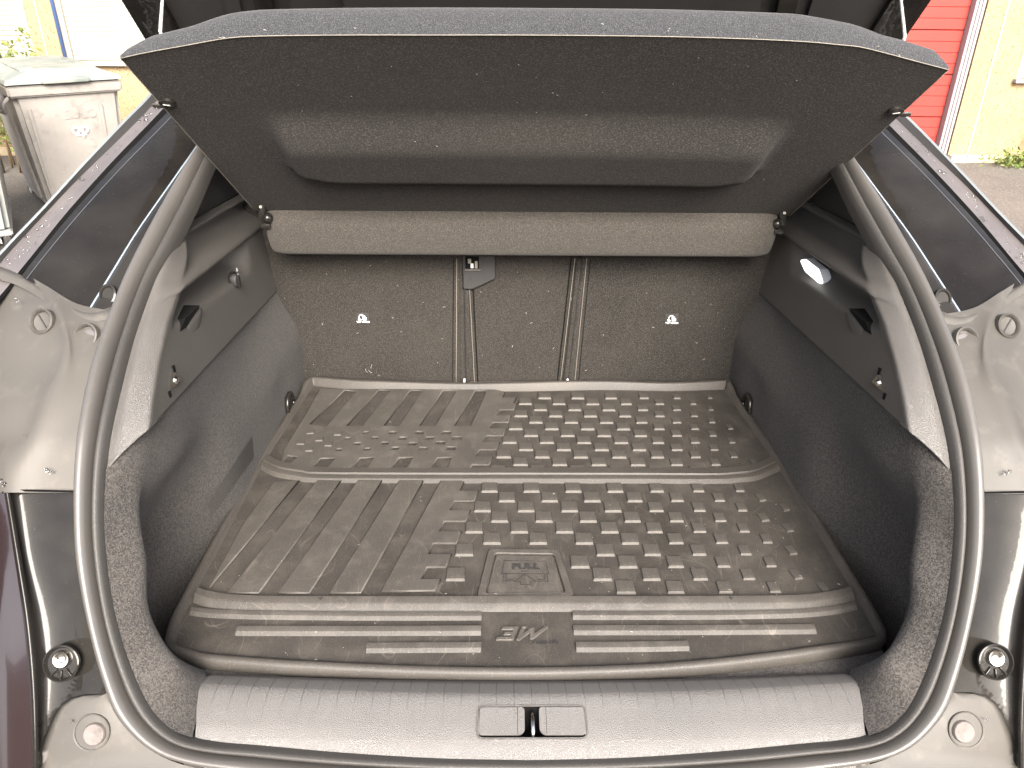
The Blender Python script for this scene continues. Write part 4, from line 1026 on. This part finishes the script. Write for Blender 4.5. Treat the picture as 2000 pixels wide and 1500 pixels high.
# wall built in piers round the openings
DX0, DX1 = 1.55, 4.34
for x0, x1, z0, z1 in ((-9.0, -6.6, GZ, TOPZ), (-6.6, -4.46, GZ, .05), (-4.46, -4.15, GZ, TOPZ), (-4.15, -1.9, GZ, .05), (-1.9, DX0-.05, GZ, TOPZ), (-6.6, -4.46, 2.3, TOPZ), (-4.15, -1.9, 2.3, TOPZ),
                       (DX0-.05, DX1+.13, 2.6, TOPZ), (DX1+.13, 4.93, GZ, TOPZ), (4.93, 6.8, GZ, -.03), (4.93, 6.8, 2.3, TOPZ), (6.8, 9.5, GZ, TOPZ)):
    wbox('wall', x0, x1, z0, z1, FY, FY+.3, PEB)
def shutter(x0, x1, z0, z1):
    n_ = int((z1-z0)/.042); V, F = [], []
    for k in range(n_):
        z = z0+.042*k
        for zz, yy in ((z, FY+.040), (z+.005, FY+.03), (z+.037, FY+.03), (z+.042, FY+.036)):
            V += [(x0, yy, zz), (x1, yy, zz)]
    for i in range(len(V)//2-1): F.append((2*i, 2*i+1, 2*i+3, 2*i+2))
    o = mesh('roller_shutter', V, F, SHUT, hall, smooth=False)
    for a_, b_2, c_, d_ in ((x0-.03, x0+.02, z0, z1), (x1-.02, x1+.03, z0, z1)):
        f = box('shutter_rail', ((a_+b_2)/2, FY+.02, (c_+d_)/2), (b_2-a_, .05, d_-c_), SHUT, None, .004); f.parent = o
    f = box('window_sill', ((x0+x1)/2, FY-.01, z0-.02), (x1-x0+.1, .10, .035), FRAMEG if x0 > 0 else SHUT, None, .004); f.parent = o
shutter(-6.55, -4.47, .09, 2.3); shutter(-4.12, -1.93, .09, 2.3); shutter(4.96, 6.75, .01, 2.3)
# red sectional door: every slat its own piece
door = mesh('sectional_door', [(DX0, FY+.10, GZ), (DX1, FY+.10, GZ), (DX1, FY+.10, 2.6), (DX0, FY+.10, 2.6)], [(0, 1, 2, 3)], REDP, hall, smooth=False)
zc = GZ+.02; k = 0
zs = [at(1840, 275, y=FY)[2]]
slm = None
bm = bmesh.new(); boxbm(bm, (0, 0, 0), (DX1-DX0, .05, .0955), .004, None, 1)
slm = bpy.data.meshes.new('door_slat'); bm.to_mesh(slm); bm.free(); slm.materials.append(REDP)
z = GZ+.03+.047
while z < 2.55:
    o = bpy.data.objects.new('door_slat', slm); COL.objects.link(o); o.parent = door
    o.location = ((DX0+DX1)/2, FY+.075, z)
    k += 1; z += .097+(.006 if k % 4 == 0 else 0)
for a_ in (DX1, DX1+.034, DX1+.068):
    wbox('door_frame', a_+.002, a_+.030, GZ, 2.6, FY-.03, FY+.12, FRAMEG, bev=.006)
wbox('door_frame', DX0-.05, DX0-.002, GZ, 2.6, FY-.03, FY+.12, FRAMEG, bev=.006)
wbox('wall_joint', 4.655, 4.672, GZ, TOPZ, FY-.006, FY+.01, LINEW)
wbox('wall_joint', -4.335, -4.325, .1, TOPZ, FY-.006, FY+.01, LINEW)
wbox('plinth', DX1+.13, 9.5, GZ, GZ+.07, FY-.09, FY-.003, KERB, bev=.01)
wbox('plinth', -9., DX0-.05, GZ, GZ+.07, FY-.09, FY-.003, KERB, bev=.01)
wbox('parapet', -9.05, 9.55, TOPZ, TOPZ+.12, FY-.06, FY+.36, FRAMEG)
pp = empty('blue_downpipe', (-4.155, FY-.03, .06), 'thin blue pipe with orange end running down beside the cream shutter', 'pipe')
tube('pipe', [(-4.155, FY-.03, TOPZ), (-4.155, FY-.03, .12)], .016, PIPEB, pp, k=12)
tube('pipe_cap', [(-4.155, FY-.03, .12), (-4.155, FY-.03, .05)], .020, PIPEO, pp, k=12)

# building across the yard behind the photographer (seen only as reflections)
opp = empty('yard_building', (0, -9, GZ), 'beige rendered building across the yard, behind the photographer', 'building')
wbox('wall', -9, 9, GZ, 3.2, -9.3, -9, WALLB, opp)
for x in (-5, -1.5, 2.5, 6): 
    f = wbox('window', x-.7, x+.7, .3, 1.8, -9.0, -8.97, PAINT, opp)
wbox('roof_edge', -9.1, 9.1, 3.2, 3.35, -9.4, -8.85, FRAMEG, opp)

# wheelie bins
def prism(nm, bot, top, m, par, bev=.01):
    bm = bmesh.new(); vs = [bm.verts.new(v) for v in bot+top]
    for f in ((3, 2, 1, 0), (4, 5, 6, 7), (0, 1, 5, 4), (1, 2, 6, 5), (2, 3, 7, 6), (3, 0, 4, 7)): bm.faces.new([vs[k] for k in f])
    if bev: bmesh.ops.bevel(bm, geom=bm.edges[:], offset=bev, segments=2, affect='EDGES')
    return bmobj(nm, bm, m, par)
def bin_(loc, rz, body, lid_, label, logo=True):
    r = empty('wheelie_bin', (0, 0, 0), label, 'wheelie bin')
    W, D, H = .70, 1.15, .86
    k = .86
    def rect(w_, d_, z): return [(-w_/2, -d_/2, z), (w_/2, -d_/2, z), (w_/2, d_/2, z), (-w_/2, d_/2, z)]
    bd = prism('bin_body', rect(W*.80, D*.82, .13), rect(W*.98, D*.97, .93), body, r, .03)
    prism('bin_rim', rect(W*1.04, D*1.02, .90), rect(W*1.06, D*1.03, .975), body, r, .012)
    prism('bin_skirt', rect(W*.83, D*.85, .115), rect(W*.83, D*.85, .15), body, r, .008)
    # lid: shallow hipped top with raised panels
    V = rect(W*1.06, D*1.05, .985)+rect(W*1.03, D*1.02, 1.01)+rect(W*.55, D*.9, 1.07)
    F = [(3, 2, 1, 0), (8, 9, 10, 11)]+[(i, (i+1) % 4, 4+(i+1) % 4, 4+i) for i in range(4)]+[(4+i, 4+(i+1) % 4, 8+(i+1) % 4, 8+i) for i in range(4)]
    ld = mesh('bin_lid', V, F, lid_, r, smooth=False)
    for x0 in (-.2, .2):
        o = box('lid_rib', (x0, -.12, 1.058), (.09, .7, .030), lid_, None, .01, Matrix.Rotation(-.18*(1 if x0 < 0 else -1), 3, 'Y')); o.parent = ld
    o = box('lid_handle', (0, -D*.53, 1.0), (.30, .05, .035), lid_, None, .01); o.parent = ld
    # moulded gussets under the rim, vertical ribs
    for x in np.linspace(-.30, .30, 7):
        V = [(x-.018, -D*.487, .90), (x+.018, -D*.487, .90), (x, -D*.455, .84), (x, -D*.44, .90)]
        mesh('rim_gusset', V, [(0, 1, 2), (0, 2, 3), (1, 3, 2)], body, r, smooth=False)
    for x in (-.26, .20):
        V1 = [(x-.01, -D*.475, .82), (x+.01, -D*.475, .82), (x*.9+.01, -D*.408, .18), (x*.9-.01, -D*.408, .18)]
        V2 = [(a_, b_2-.012, c_) for a_, b_2, c_ in V1]
        mesh('body_rib', V1+V2, [(4, 5, 6, 7), (0, 1, 5, 4), (1, 2, 6, 5), (2, 3, 7, 6), (3, 0, 4, 7)], body, r, smooth=False)
    V1 = [(-W*.49, -.30, .75), (-W*.49, -.26, .75), (-W*.405, -.26, .16), (-W*.405, -.30, .16)]
    mesh('body_rib', V1+[(a_-.02, b_2, c_) for a_, b_2, c_ in V1], [(4, 5, 6, 7), (0, 1, 5, 4), (1, 2, 6, 5), (2, 3, 7, 6), (3, 0, 4, 7)], body, r, smooth=False)
    tube('side_handle', [(-W*.5, -.50, .90), (-W*.57, -.50, .86), (-W*.57, -.50, .80), (-W*.57, -.25, .78), (-W*.5, -.22, .88)], .013, body, r)
    for sx in (-1, 1):
        for sy in (-1, 1):
            c = (sx*.24, sy*.40, .085)
            wh = lathe('wheel', [(.02, -.02), (.075, -.022), (.085, -.012), (.085, .012), (.075, .022), (.02, .02)], c, (1, .2, 0), TYRE, r, 24)
            o = box('wheel_fork', (c[0]-.03, c[1], .10), (.012, .06, .09), GREYP, None, .01); o.parent = wh
    if logo:
        # white two-letter print with small line, and faint moulded maker name
        for t, s_, x, z, h in (('op', .11, .03, .66, .001), ('Valobat', .022, .035, .605, .001)):
            if t == 'Valobat': continue
            me = text_mesh(t, s_, h, .0005)
            tilt = math.atan2(D*.0575, .80)
            R = Matrix.Rotation(radians(90)+tilt*1., 3, 'X'); y = -(D*.82/2+(z-.13)*(D*.075)/.80)-.016
            link('bin_print', place(me, (x, y, z), R), WHITE, r)
        y = -(D*.82/2+(.605-.13)*(D*.075)/.80)-.010
        bm = bmesh.new()
        for i in range(7): boxbm(bm, (.0+i*.011, y, .615), (.008, .002, .006))
        bmobj('bin_print_line', bm, WHITE, r)
        me = text_mesh('SULO', .09, .0013, .001); z = .76; y = -(D*.82/2+(z-.13)*(D*.075)/.80)-.003
        link('moulded_name', place(me, (.06, y, z), Matrix.Rotation(radians(90)+tilt, 3, 'X')), body, r)
    r.location = loc; r.rotation_euler = (0, 0, rz)
    for o in [c for c in r.children]: o.matrix_parent_inverse = Matrix.Identity(4)
    return r
bin_((-3.46, 6.27, GZ-.05), radians(38), BING, BINL, 'worn pale grey wheelie bin with grey-green lid and white print, standing left of the car')
bin_((-3.67, 5.15, GZ), radians(30), BIND, BIND, 'plain light grey wheelie bin without print, at the left edge, nearest the car', logo=False)

# shrub behind the bins, weeds by the wall
def leafclump(nm, c, rx, ry, rz_, n_, size, m, par=None, kind=None, seed=1, pts=None):
    rnd = random.Random(seed); V, F = [], []
    stems = []
    for k in range(n_):
        if pts: b = rnd.choice(pts); p = Vector(b)+Vector((rnd.gauss(0, .035), rnd.gauss(0, .035), rnd.gauss(0, .04)))
        else: p = Vector(c)+Vector((rnd.gauss(0, rx), rnd.gauss(0, ry), abs(rnd.gauss(0, rz_))))
        d = Vector((rnd.gauss(0, 1), rnd.gauss(0, 1)-.4, rnd.gauss(.4, .8))).normalized(); q = d.cross(Vector((rnd.gauss(0, 1), rnd.gauss(0, 1), rnd.gauss(0, 1)))).normalized()
        s = size*rnd.uniform(.6, 1.3); i = len(V); nn = d.cross(q)
        V += [p, p+d*s*.5+q*s*.24+nn*s*.06, p+d*s, p+d*s*.5-q*s*.24+nn*s*.06, p+d*s*.55]
        F += [(i, i+1, i+4), (i+1, i+2, i+4), (i+2, i+3, i+4), (i+3, i, i+4)]
    return mesh(nm, V, F, m, par, kind=kind, smooth=False)
shr = empty('shrub', (-4.5, 7.3, GZ), 'leafy green shrub with small pale blossom growing up behind the grey wheelie bin', 'shrub')
rnd = random.Random(9); tips = []
for k in range(26):
    x0, y0 = -4.62+rnd.uniform(-.45, .42), 7.3+rnd.uniform(-.2, .2)
    h = rnd.uniform(1.0, 1.55)*(1.0 if x0 < -4.45 else .72); lean = Vector((rnd.gauss(.0, .25), rnd.gauss(0, .15), 0))
    P = [Vector((x0, y0, GZ))+lean*t*t+Vector((0, 0, h*t)) for t in np.linspace(0, 1, 8)]
    tube('stem', [tuple(p) for p in P], [.010*(1-.8*t) for t in np.linspace(0, 1, 8)], TWIG, shr, k=5)
    tips += [p for p in P[2:]]
leafclump('leaves', None, 0, 0, 0, 2600, .055, LEAF, shr, kind='stuff', seed=2, pts=tips)
leafclump('blossom', None, 0, 0, 0, 260, .028, SHUT, shr, kind='stuff', seed=3, pts=tips)
wd = leafclump('weeds', (5.12, 7.75, GZ), .16, .09, .06, 500, .05, LEAF, None, kind='stuff', seed=5)
wd['label'] = 'low green weeds growing along the foot of the ochre wall'; wd['category'] = 'weeds'
ivy = leafclump('creeper', (5.32, 7.86, GZ+.2), .07, .03, .16, 260, .05, LEAF, None, kind='stuff', seed=6)
ivy['label'] = 'small green creeper on the ochre wall at the right edge'; ivy['category'] = 'creeper'
for o in bpy.data.objects:
    if '_inv' in o: del o['_inv']
